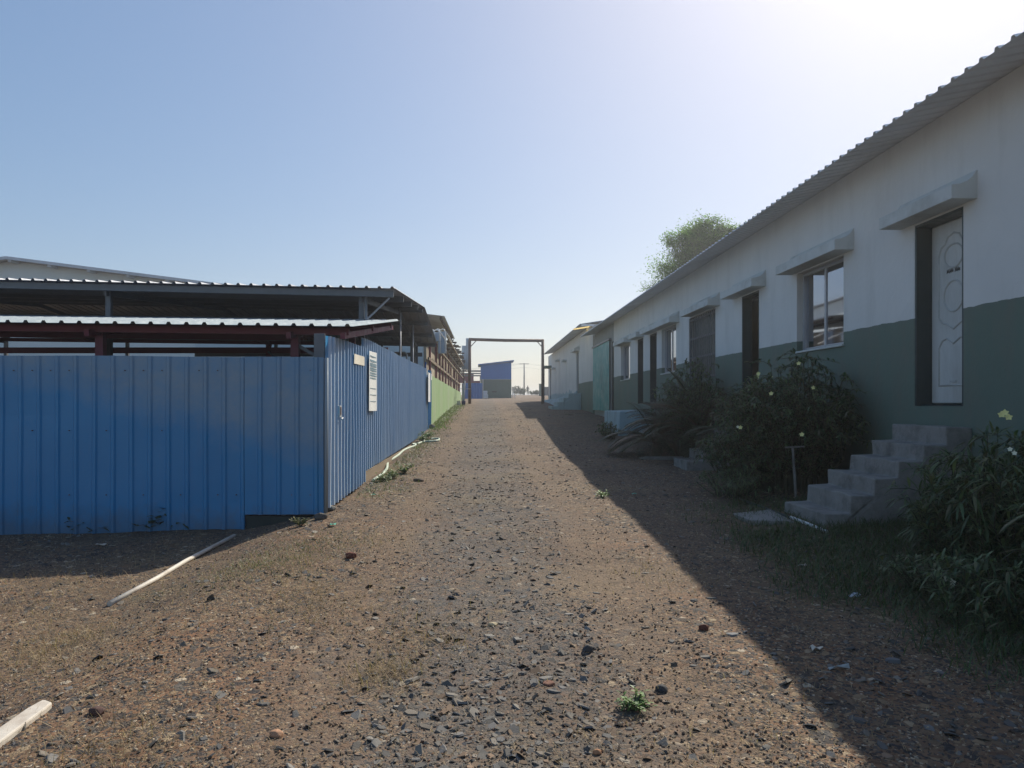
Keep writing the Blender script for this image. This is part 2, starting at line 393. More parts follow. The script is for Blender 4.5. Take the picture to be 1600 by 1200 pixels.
def tag(o, label=None, cat=None, group=None, kind=None):
    if label: o['label'] = label
    if cat: o['category'] = cat; o['kind'] = 'thing'
    if group: o['group'] = group
    if kind: o['kind'] = kind
    return o
def thing(name, label, cat, loc, group=None):
    o = bpy.data.objects.new(name, None); COL.objects.link(o); o.location = loc; o.empty_display_size = .2
    OFF[o.name] = Vector(loc); return tag(o, label, cat, group)
def recentre(o):                                      # put a single-mesh thing's origin at its base
    me = o.data; co = np.empty(len(me.vertices) * 3, dtype=np.float32); me.vertices.foreach_get('co', co); co = co.reshape(-1, 3)
    c = (co.min(0) + co.max(0)) / 2; c[2] = co[:, 2].min(); co -= c
    me.vertices.foreach_set('co', co.ravel()); me.update(); o.location = Vector(c.tolist()); OFF[o.name] = o.location.copy(); return o

random.seed(7); RNG = np.random.default_rng(11)

# ================================================================== GROUND
def make_ground():
    def axis(parts):
        out = []
        for a, b, st in parts:
            n = max(1, int(round((b - a) / st))); out += [a + (b - a) * k / n for k in range(n)]
        out.append(parts[-1][1]); return out
    xs = axis([(-900, -100, 100), (-100, -20, 8), (-20, -8, 1), (-8, 6, .09), (6, 20, 1), (20, 100, 8), (100, 900, 100)])
    ys = axis([(-60, -4, 4), (-4, 2, .5), (2, 16, .08), (16, 30, .18), (30, 60, .6), (60, 180, 2.5), (180, 600, 25), (600, 3000, 200)])
    v = [(x, y, gnd(x, y)) for y in ys for x in xs]
    nx = len(xs); f = [(j * nx + i, j * nx + i + 1, (j + 1) * nx + i + 1, (j + 1) * nx + i) for j in range(len(ys) - 1) for i in range(nx - 1)]
    b = MB(); b.v = v; b.f = f
    o = b.build('ground', MT['ground'], smooth=True); tag(o, kind='structure'); return o
make_ground()

# ================================================================== RIGHT: LONG WHITE SHED
XW = 4.95
def wall_open(b, X, Y0, Y1, Z0, Z1, ops, dep=.2):
    ys = sorted({Y0, Y1, *[o[0] for o in ops], *[o[1] for o in ops]}); zs = sorted({Z0, Z1, *[o[2] for o in ops], *[o[3] for o in ops]})
    for i in range(len(ys) - 1):
        for j in range(len(zs) - 1):
            yc, zc = (ys[i] + ys[i + 1]) / 2, (zs[j] + zs[j + 1]) / 2
            if any(o[0] < yc < o[1] and o[2] < zc < o[3] for o in ops): continue
            b.quad((X, ys[i], zs[j]), (X, ys[i], zs[j + 1]), (X, ys[i + 1], zs[j + 1]), (X, ys[i + 1], zs[j]))
    for a, c, d, e in ops:
        b.quad((X, a, d), (X + dep, a, d), (X + dep, a, e), (X, a, e)); b.quad((X, c, d), (X, c, e), (X + dep, c, e), (X + dep, c, d))
        b.quad((X, a, e), (X + dep, a, e), (X + dep, c, e), (X, c, e)); b.quad((X, a, d), (X, c, d), (X + dep, c, d), (X + dep, a, d))

SILL, HEAD, FLOOR = 2.36, 3.585, 1.51
doors = [(7.75, 8.63), (13.53, 14.44), (21.60, 22.50), (23.45, 24.30)]
wins = [(10.34, 11.89), (19.40, 21.00), (25.60, 27.25)]
grille = (16.09, 18.20)
shed = thing('long_shed', 'long low white shed with grey-green dado and ribbed zinc roof along the right', 'shed', (XW, 17, .5))
b = MB()
ops = [(a, c, FLOOR, HEAD) for a, c in doors] + [(a, c, SILL, HEAD) for a, c in wins] + [(*grille, 2.1, HEAD)]
Y0, Y1, YT = 1.0, 28.8, 34.0
wall_open(b, XW, Y0, Y1, -.3, 4.66, ops)
b.box(XW, XW + 7, Y0 - .2, Y0, -.3, 4.66); b.box(XW + 6.8, XW + 7, Y0, YT, -.3, 6.0); b.box(XW + .2, XW + 6.8, YT - .2, YT, -.3, 4.66)
b.quad((XW + .2, Y0, FLOOR - .01), (XW + 6.8, Y0, FLOOR - .01), (XW + 6.8, YT, FLOOR - .01), (XW + .2, YT, FLOOR - .01))
b.build('wall', MT['wall'], shed)
b = MB(); b.corr((4.35, Y0 - .6, 4.545), (0, 1, 0), (1, 0, .2), (-.2, 0, 1), YT + .25 - Y0 + .6, 7.9, per=.2, h=.03, cuts=2)
b.build('roof', MT['roof_grey'], shed, solid=.003)

def sunshade(par, ya, yb, zb=3.605, X=XW, proj=.26, mat='shade_c'):
    prof = [(X + .02, zb), (X + .02, zb + .30), (X - .01, zb + .285), (X - .05, zb + .22), (X - .10, zb + .18), (X - .17, zb + .152), (X - proj, zb + .14), (X - proj, zb)]
    b = MB(); b.prism(prof, ya, yb); return b.build('sunshade', MT[mat], par, bevel=.006)
for ya, yb in ((7.53, 8.92), (10.05, 12.1), (13.2, 14.95), (15.8, 18.0), (19.1, 22.75), (23.3, 24.7), (25.4, 27.5)): sunshade(shed, ya, yb)

def door(par, ya, yb, X=XW, z0=FLOOR, z1=HEAD, leaf='door', detail=False, ajar=0.):
    d = MB(); t = .03
    d.box(X + .004, X + .19, yb - t, yb - .002, z0 + .002, z1 - .002); d.box(X + .004, X + .19, ya + .002, ya + t, z0 + .002, z1 - .002)
    d.box(X + .004, X + .19, ya + t, yb - t, z1 - t, z1 - .002); d.box(X + .06, X + .19, ya + t, yb - t, z0 + .002, z0 + .018)
    fr = d.build('door', MT['darkmetal'], par)
    xl = X + .175; lw = yb - ya - 2 * t
    l = MB()
    if detail:
        ys, zs = ya + t + .004, z0 + .03
        l.box(xl, xl + .035, ys, ys + lw - .008, zs, z1 - t - .006)
        lo = l.build('door_leaf', MT[leaf], fr, bevel=.012)
        c = (ya + yb) / 2; m = MB()
        def curve(pts): m.tube([(xl + .002, c + u, z) for u, z in pts], .013, 8)
        up = [(-.26, 3.20), (-.22, 3.28), (-.15, 3.31), (-.10, 3.38), (0, 3.41), (.10, 3.38), (.15, 3.31), (.22, 3.28), (.26, 3.20)]
        lowr = [(-.26, 2.50), (-.2, 2.44), (-.12, 2.42), (0, 2.36), (.12, 2.42), (.2, 2.44), (.26, 2.50)]
        curve(up); curve(lowr); curve([(-.26, 3.20), (-.26, 2.50)]); curve([(.26, 3.20), (.26, 2.50)])
        curve([(.16 * math.cos(a), 3.16 + .13 * math.sin(a)) for a in [k * math.pi / 10 for k in range(21)]])
        curve([(.17 * math.cos(a), 2.72 + .17 * math.sin(a)) for a in [k * math.pi / 10 for k in range(21)]])
        curve([(-.26, 1.74), (-.26, 2.16), (-.2, 2.24), (-.12, 2.26), (0, 2.20), (.12, 2.26), (.2, 2.24), (.26, 2.16), (.26, 1.74), (-.26, 1.74)])
        m.build('moulding', MT['moulding'], fr)
        k = MB(); random.seed(3)                      # two short hand-painted words, too worn to read
        u = .115
        for wlen in (5, 4):
            for q in range(wlen):
                k.tube([(xl - .002, c + u, 2.985 + random.uniform(-.012, .0)), (xl - .003, c + u - .006, 3.01 + random.uniform(0, .018)), (xl - .002, c + u - .016, 2.985)], .0035, 5)
                k.tube([(xl - .002, c + u, 3.0), (xl - .002, c + u - .016, 3.0 + random.uniform(-.01, .012))], .003, 5)
                u -= .024
            u -= .022
        k.build('lettering', MT['ink'], fr)
        h = MB(); h.box(xl - .012, xl - .002, c - .05, c + .05, 1.775, 1.79); h.build('letter_slot', MT['moulding'], fr)
        h = MB(); h.tube([(xl, ya + .1, 2.50), (xl - .05, ya + .1, 2.50), (xl - .05, ya + .2, 2.50)], .01, 8); h.build('handle', MT['steel'], fr)
    else:
        if ajar:
            a = Vector((xl, ya + t, 0)); e = a + Vector((lw * math.cos(ajar) * -.0 + .0, lw * .5, 0))
            l.box(xl - .02, xl + .02, ya + t + .005, ya + t + lw * .42, z0 + .03, z1 - t - .006)
            l.build('door_leaf', MT['clad'], fr, bevel=.006)
        else:
            l.box(xl, xl + .03, ya + t + .004, yb - t - .004, z0 + .03, z1 - t - .006)
            l.build('door_leaf', MT['darkmetal'], fr)
    return fr
door(shed, *doors[0], detail=True); door(shed, *doors[1], ajar=1.); door(shed, *doors[2]); door(shed, *doors[3])

def window(par, ya, yb, X=XW, z0=SILL, z1=HEAD, rec=.09):
    w = MB(); t = .045; x0, x1 = X + rec, X + rec + .07
    w.box(x0, x1, ya + .002, ya + t, z0 + .002, z1 - .002); w.box(x0, x1, yb - t, yb - .002, z0 + .002, z1 - .002)
    w.box(x0, x1, ya + t, yb - t, z1 - t, z1 - .002); w.box(x0, x1, ya + t, yb - t, z0 + .002, z0 + t)
    ym = (ya + yb) / 2; w.box(x0 + .006, x1 - .006, ym - .025, ym + .025, z0 + t, z1 - t)
    fr = w.build('window', MT['alu'], par, bevel=.004)
    g = MB(); g.box(x0 + .022, x0 + .028, ya + t, ym - .025, z0 + t, z1 - t); g.build('pane', MT['glass'], fr)
    g = MB(); g.box(x0 + .042, x0 + .048, ym + .025, yb - t, z0 + t, z1 - t); g.build('pane', MT['glass'], fr)
    s_ = MB(); s_.box(X - .035, X + rec, ya - .02, yb + .02, z0 - .03, z0 - .002); s_.build('sill', MT['shade_c'], fr, bevel=.005)
for a, c in wins: window(shed, a, c)
gr = MB(); ga, gb = grille
gr.box(XW + .01, XW + .06, ga + .003, ga + .05, 2.11, HEAD - .003); gr.box(XW + .01, XW + .06, gb - .05, gb - .003, 2.11, HEAD - .003)
for z in (2.13, 2.6, 3.05, 3.50): gr.box(XW + .02, XW + .05, ga + .05, gb - .05, z, z + .04)
gro = gr.build('window_grille', MT['steel'], shed)
g2 = MB()
for k in range(15):
    y = ga + .1 + k * (gb - ga - .2) / 14; g2.tube([(XW + .005, y, 2.12), (XW + .005, y, HEAD - .02)], .009, 6)
g2.build('bars', MT['steel'], gro)
g3 = MB(); g3.box(XW + .12, XW + .16, ga + .01, gb - .01, 2.11, HEAD - .01); g3.build('shutter', MT['darkmetal'], gro)

# cladding and teal sliding door at the far end of the shed
b = MB(); b.corr((XW + .03, YT, .5), (0, -1, 0), (0, 0, 1), (-1, 0, 0), YT - Y1, 4.12, per=.3, h=.03); b.build('cladding', MT['clad'], shed, solid=.003)
b = MB(); b.corr((XW - .07, YT - .1, PZ(641, 33)), (0, -1, 0), (0, 0, 1), (-1, 0, 0), YT - Y1 - .75, 2.85, per=2.4, h=.006)
td = b.build('sliding_door', MT['teal'], shed, solid=.004); td['label'] = 'teal green sheet door'
b = MB(); b.box(XW - .11, XW - .03, Y1 + .5, YT, 3.99, 4.07); b.build('door_rail', MT['steel'], shed)
b = MB(); b.box(XW - .06, XW + .02, Y1 + .05, Y1 + .14, .6, 3.9); b.build('door_post', MT['darkmetal'], shed)

# ------------------------------------------------------------------ stairs
def stair(name, label, ya, yb, xs, zs, z_base, mat, seed=1):
    random.seed(seed); prof = [(XW - .002, z_base)]
    prof += [(xs[0], z_base)]
    for i in range(len(xs)):
        prof.append((xs[i], zs[i])); nx_ = xs[i + 1] if i + 1 < len(xs) else XW - .002
        prof.append((nx_, zs[i]))
    b = MB(); n = len(prof); i0 = 0; NY = 7
    for k in range(NY + 1):
        y = ya + (yb - ya) * k / NY
        for (x, z) in prof:
            j = .012
            b.v.append((x + (random.uniform(-j, j) if x < XW - .1 else 0), y + (random.uniform(-j, j) if k in (0, NY) else 0), z + random.uniform(-j * .7, j * .7)))
    for k in range(NY):
        for q in range(n):
            q2 = (q + 1) % n; b.f.append((k * n + q, (k + 1) * n + q, (k + 1) * n + q2, k * n + q2))
    b.f.append(tuple(range(n))); b.f.append(tuple(NY * n + q for q in reversed(range(n))))
    o = b.build(name, MT[mat], bevel=.012); recentre(o); return tag(o, label, 'stairs')
stair('concrete_stairs', 'stained concrete stairs climbing to the white panelled door', 7.60, 8.63,
      [3.445, 3.71, 3.95, 4.20, 4.45, 4.69], [.415, .61, .779, .953, 1.12, 1.30], .12, 'concrete', 1)
stair('concrete_stairs', 'half hidden concrete stairs behind the palms and flowering bush', 13.45, 14.35,
      [3.62, 3.92, 4.15, 4.37, 4.58, 4.78], [.50, .68, .86, 1.04, 1.20, 1.36], .2, 'concrete', 2)
b = MB(); b.box(3.92, XW - .003, 21.9, 24.6, .5, 1.30, .02); o = recentre(b.build('landing', MT['blue_concrete'], bevel=.02))
tag(o, 'pale blue worn concrete landing below the shed doors left of the palms', 'landing')
b = MB(); b.box(2.95, 3.5, 6.6, 9.4, gnd(3.2, 8) - .1, gnd(3.2, 8) + .03, .03)

# ================================================================== RIGHT: SECOND WHITE BUILDING
hall = thing('white_building', 'second white building with pale blue splashed base beyond the teal door', 'building', (XW, 47, 1.2))
b = MB(); H2 = 5.15
ops2 = [(39.6, 40.6, 2.05, 4.25), (56.2, 57.2, 1.75, 4.1)]
wall_open(b, XW, 34.3, 58.6, .4, H2, ops2, .25)
b.box(XW, XW + 7, 34.3, 34.32, .4, H2); b.box(XW, XW + 7, 58.5, 58.6, .4, H2); b.box(XW + 6.9, XW + 7, 34.4, 58.5, .4, 6.3)
b.build('wall', MT['wall2'], hall)
for y_, L_ in ((33.9, 1.9), (36.6, 18.9)):
    b = MB(); b.corr((4.30, y_, 5.10), (0, 1, 0), (1, 0, .16), (-.16, 0, 1), L_, 7.9, per=.25, h=.03); b.build('roof', MT['roof_grey'], hall, solid=.003)
b = MB(); b.corr((4.30, 35.8, 5.10), (0, 1, 0), (1, 0, .16), (-.16, 0, 1), .8, 7.9, per=.25, h=.03); b.build('roof_light', MT['yellow'], hall)
b = MB(); b.box(4.36, XW, 33.95, 34.0, 5.02, 5.10); b.build('fascia', MT['roof_grey'], hall)
for a, c, d, e in ops2: 
    dd = MB(); dd.box(XW + .08, XW + .12, a + .01, c - .01, d + .01, e - .01); dd.build('door', MT['darkmetal'], hall)
sunshade(hall, 39.3, 41.2, 4.28); 
b = MB(); b.box(4.32, XW + .02, 55.8, 57.4, 4.14, 4.30); cv = b.build('door_canopy', MT['greygreen'], hall)
b = MB(); b.tube([(4.42, 56.0, gnd(4.42, 56) - .1), (4.42, 56.0, 4.13)], .03, 6); b.build('post', MT['steel'], cv)
for y, z, w in ((45.5, 4.05, .9), (49.8, 4.3, .8), (52.6, 3.9, .9)):
    b = MB(); b.box(XW - .25, XW + .02, y, y + w, z, z + .12); b.build('sunshade', MT['shade_c'], hall, bevel=.005)
    b = MB(); b.box(XW - .012, XW + .01, y + .1, y + w - .1, 1.95, z - .02); b.build('bricked_door', MT['wall2'], hall)
stair('concrete_stairs', 'pale blue worn stairs at the foot of the second white building', 38.6, 40.9,
      [3.45, 3.75, 4.05, 4.3], [1.36, 1.58, 1.80, 2.03], .9, 'blue_concrete', 4)
b = MB(); b.prism([(XW - .003, .9), (3.9, .9), (4.35, 1.75), (XW - .003, 1.95)], 41.3, 46.5)
o = recentre(b.build('ramp', MT['blue_concrete'], bevel=.03)); tag(o, 'pale blue sloping concrete ramp beside the far stairs', 'ramp')
b = MB(); b.prism([(XW - .003, 1.1), (4.0, 1.1), (4.5, 1.75), (XW - .003, 1.8)], 47.5, 57.5)
o = recentre(b.build('plinth', MT['blue_concrete'], bevel=.03)); tag(o, 'pale blue plinth along the far end of the second white building', 'plinth')

# ================================================================== PIPE GATE ACROSS THE ROAD
gx0, gx1, gyy, gz1 = PX(734, 49), PX(848, 49), 49., PZ(531, 49)
gate = thing('pipe_gateway', 'tall rusty pipe gateway spanning the gravel road', 'gateway', ((gx0 + gx1) / 2, gyy, gnd(1, 49)))
for x in (gx0, gx1):
    b = MB(); b.tube([(x, gyy, gnd(x, gyy) - .2), (x, gyy, gz1 + .02)], .095, 12); b.build('post', MT['rust'], gate, smooth=True)
b = MB(); b.tube([(gx0 - .06, gyy, gz1 + .03), ((gx0 + gx1) / 2, gyy, gz1 - .035), (gx1 + .06, gyy, gz1 - .05)], .10, 12); b.build('crossbar', MT['rust'], gate, smooth=True)
for x, sg in ((gx0, 1), (gx1, -1)):
    b = MB(); b.bar((x + sg * .08, gyy, gz1 - .42), (x + sg * .42, gyy, gz1 - .06), .05); b.build('gusset', MT['rust'], gate)

# ================================================================== LEFT: BLUE SHEET FENCE
FX, FY = -1.86, 8.73
def fence_run(name, label, p0, p1, zt0, zt1, zb0, zb1, nrm, mat, par=None, cuts=1, h=.028, per=.216, lean=0.):
    p0, p1 = Vector((*p0, 0)), Vector((*p1, 0)); L = (p1 - p0).length; U = (p1 - p0).normalized(); N = Vector((*nrm, 0))
    b = MB(); us = [(0., 0.)]; k = 0
    while k * per < L:
        for t, hh in ((per - .066, 0), (per - .048, h), (per - .018, h), (per, 0)):
            if k * per + t < L: us.append((k * per + t, hh))
        k += 1
    us.append((L, 0.)); n = len(us); rows = 6
    for r in range(rows + 1):
        for u, hh in us:
            t = u / L; zb = zb0 + (zb1 - zb0) * t; zt = zt0 + (zt1 - zt0) * t + (.006 * math.sin(u * 2.1) + .008 * math.sin(u * .73))
            z = zb + (zt - zb) * r / rows
            wv = .015 * noise.noise(Vector((u * 1.3, z * 1.1, p0.x))) + .006 * noise.noise(Vector((u * 3.1, z * 2, p0.y)))
            q = p0 + U * u + N * (hh + wv); b.v.append((q.x, q.y, z))
    for r in range(rows):
        for i in range(n - 1): b.f.append((r * n + i, r * n + i + 1, (r + 1) * n + i + 1, (r + 1) * n + i))
    return b
fr = thing('sheet_fence', 'blue corrugated metal fence facing the camera, with a pale diagonal light band in its colour', 'fence', (-6, FY, 0))
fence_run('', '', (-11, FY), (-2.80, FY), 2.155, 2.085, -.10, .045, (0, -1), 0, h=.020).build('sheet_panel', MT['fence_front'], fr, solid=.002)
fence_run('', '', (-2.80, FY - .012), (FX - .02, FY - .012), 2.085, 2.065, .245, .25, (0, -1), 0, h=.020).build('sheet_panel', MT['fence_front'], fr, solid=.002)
b = MB()
for z in (.45, 1.2, 1.9): b.box(-11, FX - .1, FY + .03, FY + .07, z, z + .05)
b.build('rail', MT['steel'], fr)
k_ = -11 + .108
b = MB()
while k_ < FX - .1:
    for z in (.475, 1.225, 1.925):
        if random.random() < .42: b.box(k_ - .005, k_ + .005, FY - .020, FY + .01, z - .005, z + .005)
    k_ += .216
sw = b.build('screws', MT['rust'], fr); sw['kind'] = 'stuff'
for x in (-10, -8, -6, -4, -2.4):
    b = MB(); b.box(x, x + .05, FY + .07, FY + .12, -.2, 2.0); b.build('post', MT['steel'], fr)
b = MB(); b.box(-2.80, FX - .1, FY + .02, FY + .06, -.1, .22, .01); b.build('gap_shade', MT['darkmetal'], fr)  # dark sheet added in the gap below the panel to paint its shade

gt = thing('sheet_gate', 'blue corrugated gate leaf with latch next to the fence corner', 'gate', (FX, 10.2, .25))
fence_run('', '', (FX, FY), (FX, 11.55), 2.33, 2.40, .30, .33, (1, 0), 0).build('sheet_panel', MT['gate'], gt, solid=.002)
b = MB(); b.box(FX - .06, FX - .02, FY + .16, FY + .2, .3, 2.3); b.box(FX - .06, FX - .02, 11.4, 11.5, .3, 2.3)
for z in (.5, 1.3, 2.2): b.box(FX - .058, FX - .022, FY + .2, 11.4, z, z + .04)
b.build('gate_frame', MT['steel'], gt)
yl = 9.33; b = MB()
b.box(FX + .012, FX + .05, yl, yl + .11, PZ(652, yl), PZ(634, yl)); la = b.build('latch', MT['galv'], gt, bevel=.004)
b = MB(); b.box(FX + .051, FX + .056, yl + .03, yl + .085, PZ(648, yl), PZ(636, yl)); b.build('lock_hole', MT['rust'], la)
b = MB(); b.tube([(FX + .07, yl - .01, PZ(655, yl)), (FX + .07, yl + .08, PZ(653, yl))], .012, 6); b.build('bolt', MT['galv'], la)

sf = thing('sheet_fence', 'taller blue corrugated fence running away along the road behind the gate', 'fence', (FX, 17.5, .4))
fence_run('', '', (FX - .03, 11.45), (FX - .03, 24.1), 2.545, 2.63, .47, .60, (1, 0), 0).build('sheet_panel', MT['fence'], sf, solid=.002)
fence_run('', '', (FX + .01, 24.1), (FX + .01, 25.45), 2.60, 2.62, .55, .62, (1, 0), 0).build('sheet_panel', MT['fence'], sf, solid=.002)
b = MB(); b.box(FX - .08, FX - .03, 24.06, 24.12, .4, 2.85); b.build('post', MT['blue_sheet'], sf)
b = MB()
for z in (.8, 1.6, 2.4): b.box(FX - .10, FX - .05, 11.5, 25.4, z, z + .05)
b.build('rail', MT['steel'], sf)
b = MB(); b.box(FX - .075, FX - .025, 11.5, 25.3, .1, .46); b.build('base_board', MT['wood'], sf)

b = MB(); b.box(FX - .16, FX - .03, FY + .10, FY + .13, .1, PZ(522, 8.9)); o = recentre(b.build('post', MT['steel'], bevel=.004))
o.name = 'gate_post'; tag(o, 'flat grey steel gate post standing behind the fence corner', 'post')
b = MB(); b.tube([(FX + .01, FY - .02, .27), (FX + .015, FY - .02, 2.07)], .022, 8); o = recentre(b.build('corner_trim', MT['roof_white'], smooth=True))
tag(o, 'thin white upright trim at the fence corner', 'trim')

def board(name, label, ya, yb, zt0, zb0, zt1, zb1, x, mat, lines=None):
    t = thing(name, label, 'sign', (x, (ya + yb) / 2, min(zb0, zb1)))
    b = MB(); n = 8; pts = []
    for k in range(n + 1):
        u = k / n; y = ya + (yb - ya) * u
        for s_ in (0, 1):
            z = (zb0 + (zb1 - zb0) * u) if s_ == 0 else (zt0 + (zt1 - zt0) * u)
            b.v.append((x + .004 * math.sin(u * 7 + s_ * 2), y, z))
    for k in range(n): b.f.append((2 * k, 2 * k + 2, 2 * k + 3, 2 * k + 1))
    b.build('board', MT[mat], t, solid=.004)
    if lines:
        random.seed(5)
        for zf, full in lines:
            p = MB(); u = .10
            while u < .88:
                w = random.uniform(.05, .16)
                y0, y1 = ya + (yb - ya) * u, ya + (yb - ya) * min(.92, u + w)
                z = zb0 + (zt0 - zb0) * zf
                p.box(x + .006, x + .0085, y0, y1, z - full / 2, z + full / 2); u += w + .02
            p.build('printed_line', MT['poster_ink'], t)
    return t
board('sign_board', 'small blank cream board fixed high on the blue gate', 10.42, 11.30, PZ(552.5, 10.42), PZ(568, 10.42), PZ(557.5, 11.3), PZ(571.5, 11.3), FX + .036, 'paper')
board('notice_poster', 'tall white notice with lines of faded print on the blue fence', 11.74, 12.55, PZ(548, 11.74), PZ(642, 11.74), PZ(551.5, 12.55), PZ(642, 12.55), FX + .040, 'poster',
      [(.925, .016), (.85, .03), (.80, .018), (.765, .03), (.72, .02), (.685, .022), (.64, .02), (.60, .02), (.555, .016), (.38, .008), (.27, .008), (.16, .008)])
board('notice_poster', 'narrow white notice at the far end of the blue fence', 23.5, 24.35, 2.50, 1.57, 2.50, 1.57, FX + .075, 'poster')
board('name_plate', 'tiny white plate right of the far notice on the blue fence', 24.75, 25.1, 2.50, 2.30, 2.50, 2.30, FX + .075, 'poster')

# ================================================================== LEFT: SHEDS BEHIND THE FENCE
# red-oxide canopy just behind the front fence
can = thing('canopy', 'low canopy with white sheet roof and dark red steel behind the front fence', 'canopy', (-6, 12, 0))
def tilt(x): return .012 * (-1.6 - x)
b = MB(); b.corr((-12, 9.05, 2.47 + tilt(-12)), (1, 0, -.012), (0, 5., .615), (0, -.1, 1), 10.4, 5.05, h=.03, cuts=3)
b.build('roof', MT['roof_white'], can, solid=.003)
b = MB(); b.corr((-12, 14.0, 3.07 + tilt(-12)), (1, 0, -.012), (0, 3.2, -.12), (0, .03, 1), 8.5, 3.2, h=.03, cuts=2); b.build('rear_roof', MT['maroon'], can, solid=.003)
b = MB(); b.bar((-12, 10.1, 2.49 + tilt(-12)), (-2.45, 10.1, 2.49 + tilt(-2.4)), .04, .23); b.build('valance', MT['maroon'], can)
b = MB(); 
for y, z in ((9.35, 2.43), (11.4, 2.68), (13.6, 2.95), (17.0, 2.87)): b.bar((-12, y, z + tilt(-12)), (-1.7 if y < 14 else -3.5, y, z + (0 if y < 14 else tilt(-3.5))), .05, .08)
b.build('purlin', MT['maroon'], can)
for x in (-11, -8.6, -4.9, -2.42, -1.75):
    b = MB(); b.bar((x, 9.2, 2.37 + tilt(x)), (x, 14.0, 2.95 + tilt(x)), .06, .08)
    if x < -3: b.bar((x, 14.0, 2.95 + tilt(x)), (x, 17.1, 2.84 + tilt(x)), .06, .08)
    b.build('rafter', MT['maroon'], can)
for x in (-8.6, -4.9, -2.42):
    b = MB(); b.box(x - .05, x + .05, 9.5, 9.6, 0, 2.40 + tilt(x)); b.build('post', MT['maroon'], can)
    yq = 16.9 if x < -3 else 13.6
    b = MB(); b.box(x - .05, x + .05, yq, yq + .1, 0.2, 2.82 + tilt(x)); b.build('post', MT['maroon'], can)
for p_, q_ in (((-2.42, 9.55, 2.30), (-1.95, 9.55, 2.02)), ((-4.9, 16.9, 2.7), (-4.2, 16.9, 2.1)), ((-4.1, 16.9, 2.1), (-3.6, 16.9, 2.7))):
    b = MB(); b.bar(p_, q_, .04); b.build('brace', MT['steel'], can)
b = MB(); b.box(-11.5, -2.2, 16.95, 17.02, PZ(552, 17), PZ(543, 17)); b.build('cross_rail', MT['maroon'], can)

# main open shed
ms = thing('open_shed', 'open-sided shed with broad dark ribbed gable roof above the blue fence', 'shed', (-7, 18, .5))
def tl(x): return .0225 * (-1.51 - x)
XA, XB = -16.0, -1.51
b = MB()
b.corr((XA, 12.6, 3.47 + tl(XA)), (1, 0, -.0225), (0, 6.2, .47), (0, -.07, 1), XB - XA, 6.22, h=.032, cuts=3)
b.build('roof', MT['roof_dark'], ms, solid=.003)
b = MB(); b.corr((XA, 18.8, 3.94 + tl(XA)), (1, 0, -.0225), (0, 5.1, -.53), (0, .1, 1), XB - XA, 5.13, h=.032, cuts=3); b.build('roof', MT['roof_dark'], ms, solid=.003)
b = MB()
for y, z in ((12.75, 3.40), (14.3, 3.52), (15.9, 3.64), (17.4, 3.755), (18.7, 3.85), (20.4, 3.70), (22.1, 3.53), (23.7, 3.37)):
    b.bar((XA, y, z + tl(XA)), (XB - .05, y, z), .05, .11)
b.build('purlin', MT['steel'], ms)
for x in (-15, -11.2, -6.55, -2.15):
    for y, z in ((13.0, 3.38), (23.4, 3.3)):
        b = MB(); b.box(x - .045, x + .045, y, y + .09, 0, z + tl(x)); b.build('post', MT['steel'], ms)
    b = MB(); b.bar((x, 12.9, 3.33 + tl(x)), (x, 18.8, 3.78 + tl(x)), .05, .1); b.bar((x, 18.8, 3.78 + tl(x)), (x, 23.6, 3.28 + tl(x)), .05, .1); b.build('rafter', MT['steel'], ms)
b = MB(); b.bar((-2.05, 13.0, 3.0), (-1.72, 13.4, 3.42), .03); b.build('brace', MT['galv'], ms)
for x_, y, z0_, z1_ in ((-2.05, 12.9, .4, 3.42), (FX - .1, 17.3, .4, 3.74), (FX - .1, 20.3, .5, 3.66)):
    b = MB(); b.tube([(x_, y, z0_), (x_, y, z1_)], .022, 8); b.build('pipe_post', MT['galv'], ms, smooth=True)
b = MB(); b.box(-2.30, -2.16, 23.0, 23.14, .5, 3.4); b.box(-2.62, -2.56, 23.0, 23.06, .5, 3.4); b.box(-3.2, -3.14, 23.0, 23.06, .5, 3.4); b.build('post', MT['steel'], ms)
b = MB(); b.box(-9, -1.95, 23.2, 23.26, PZ(557, 23.2), PZ(551, 23.2)); b.build('cross_rail', MT['steel'], ms)
b = MB(); b.tube([(-2.75, 22.6, 3.05), (-2.42, 22.6, 3.06), (-2.36, 22.6, 3.0), (-2.36, 22.6, 2.2)], .03, 8); b.build('bent_pipe', MT['galv'], ms, smooth=True)

# white gable building far left
gb_ = thing('gable_hall', 'pale hall with shallow gable roof rising above the sheds at far left', 'building', (-26, 46, .9))
zr, xr = PZ(407, 42), PX(24, 42); sl_ = .127
b = MB(); x0, x1 = -42., -10.5
b.v += [(x0, 42, 0), (x1, 42, 0), (x1, 42, zr - (x1 - xr) * sl_), (xr, 42, zr - .06), (x0, 42, zr - (xr - x0) * sl_)]; b.f.append((0, 1, 2, 3, 4))
b.box(x1 - .2, x1, 42.05, 66, 0, zr - (x1 - xr) * sl_ - .05); b.box(x0, x0 + .2, 42.05, 66, 0, zr - (xr - x0) * sl_ - .1); b.build('wall', MT['palewall'], gb_)
b = MB()
for s_, xe in ((1, x1 + .5), (-1, x0 - .5)):
    b.bar((xr, 41.2, zr), (xe, 41.2, zr - abs(xe - xr) * sl_), .06, .16)
    b.quad((xr, 41.2, zr + .06), (xe, 41.2, zr + .06 - abs(xe - xr) * sl_), (xe, 66, zr + .06 - abs(xe - xr) * sl_), (xr, 66, zr + .06))
b.build('roof', MT['roof_grey'], gb_, solid=.01)
for k in range(6):
    b = MB(); x = xr + .15 + k * 2.17; b.bar((x, 41.25, zr - .12 - (x - xr) * sl_), (x, 42, zr - .12 - (x - xr) * sl_), .18, .14)
    b.build('purlin_end', MT['roof_grey'], gb_)

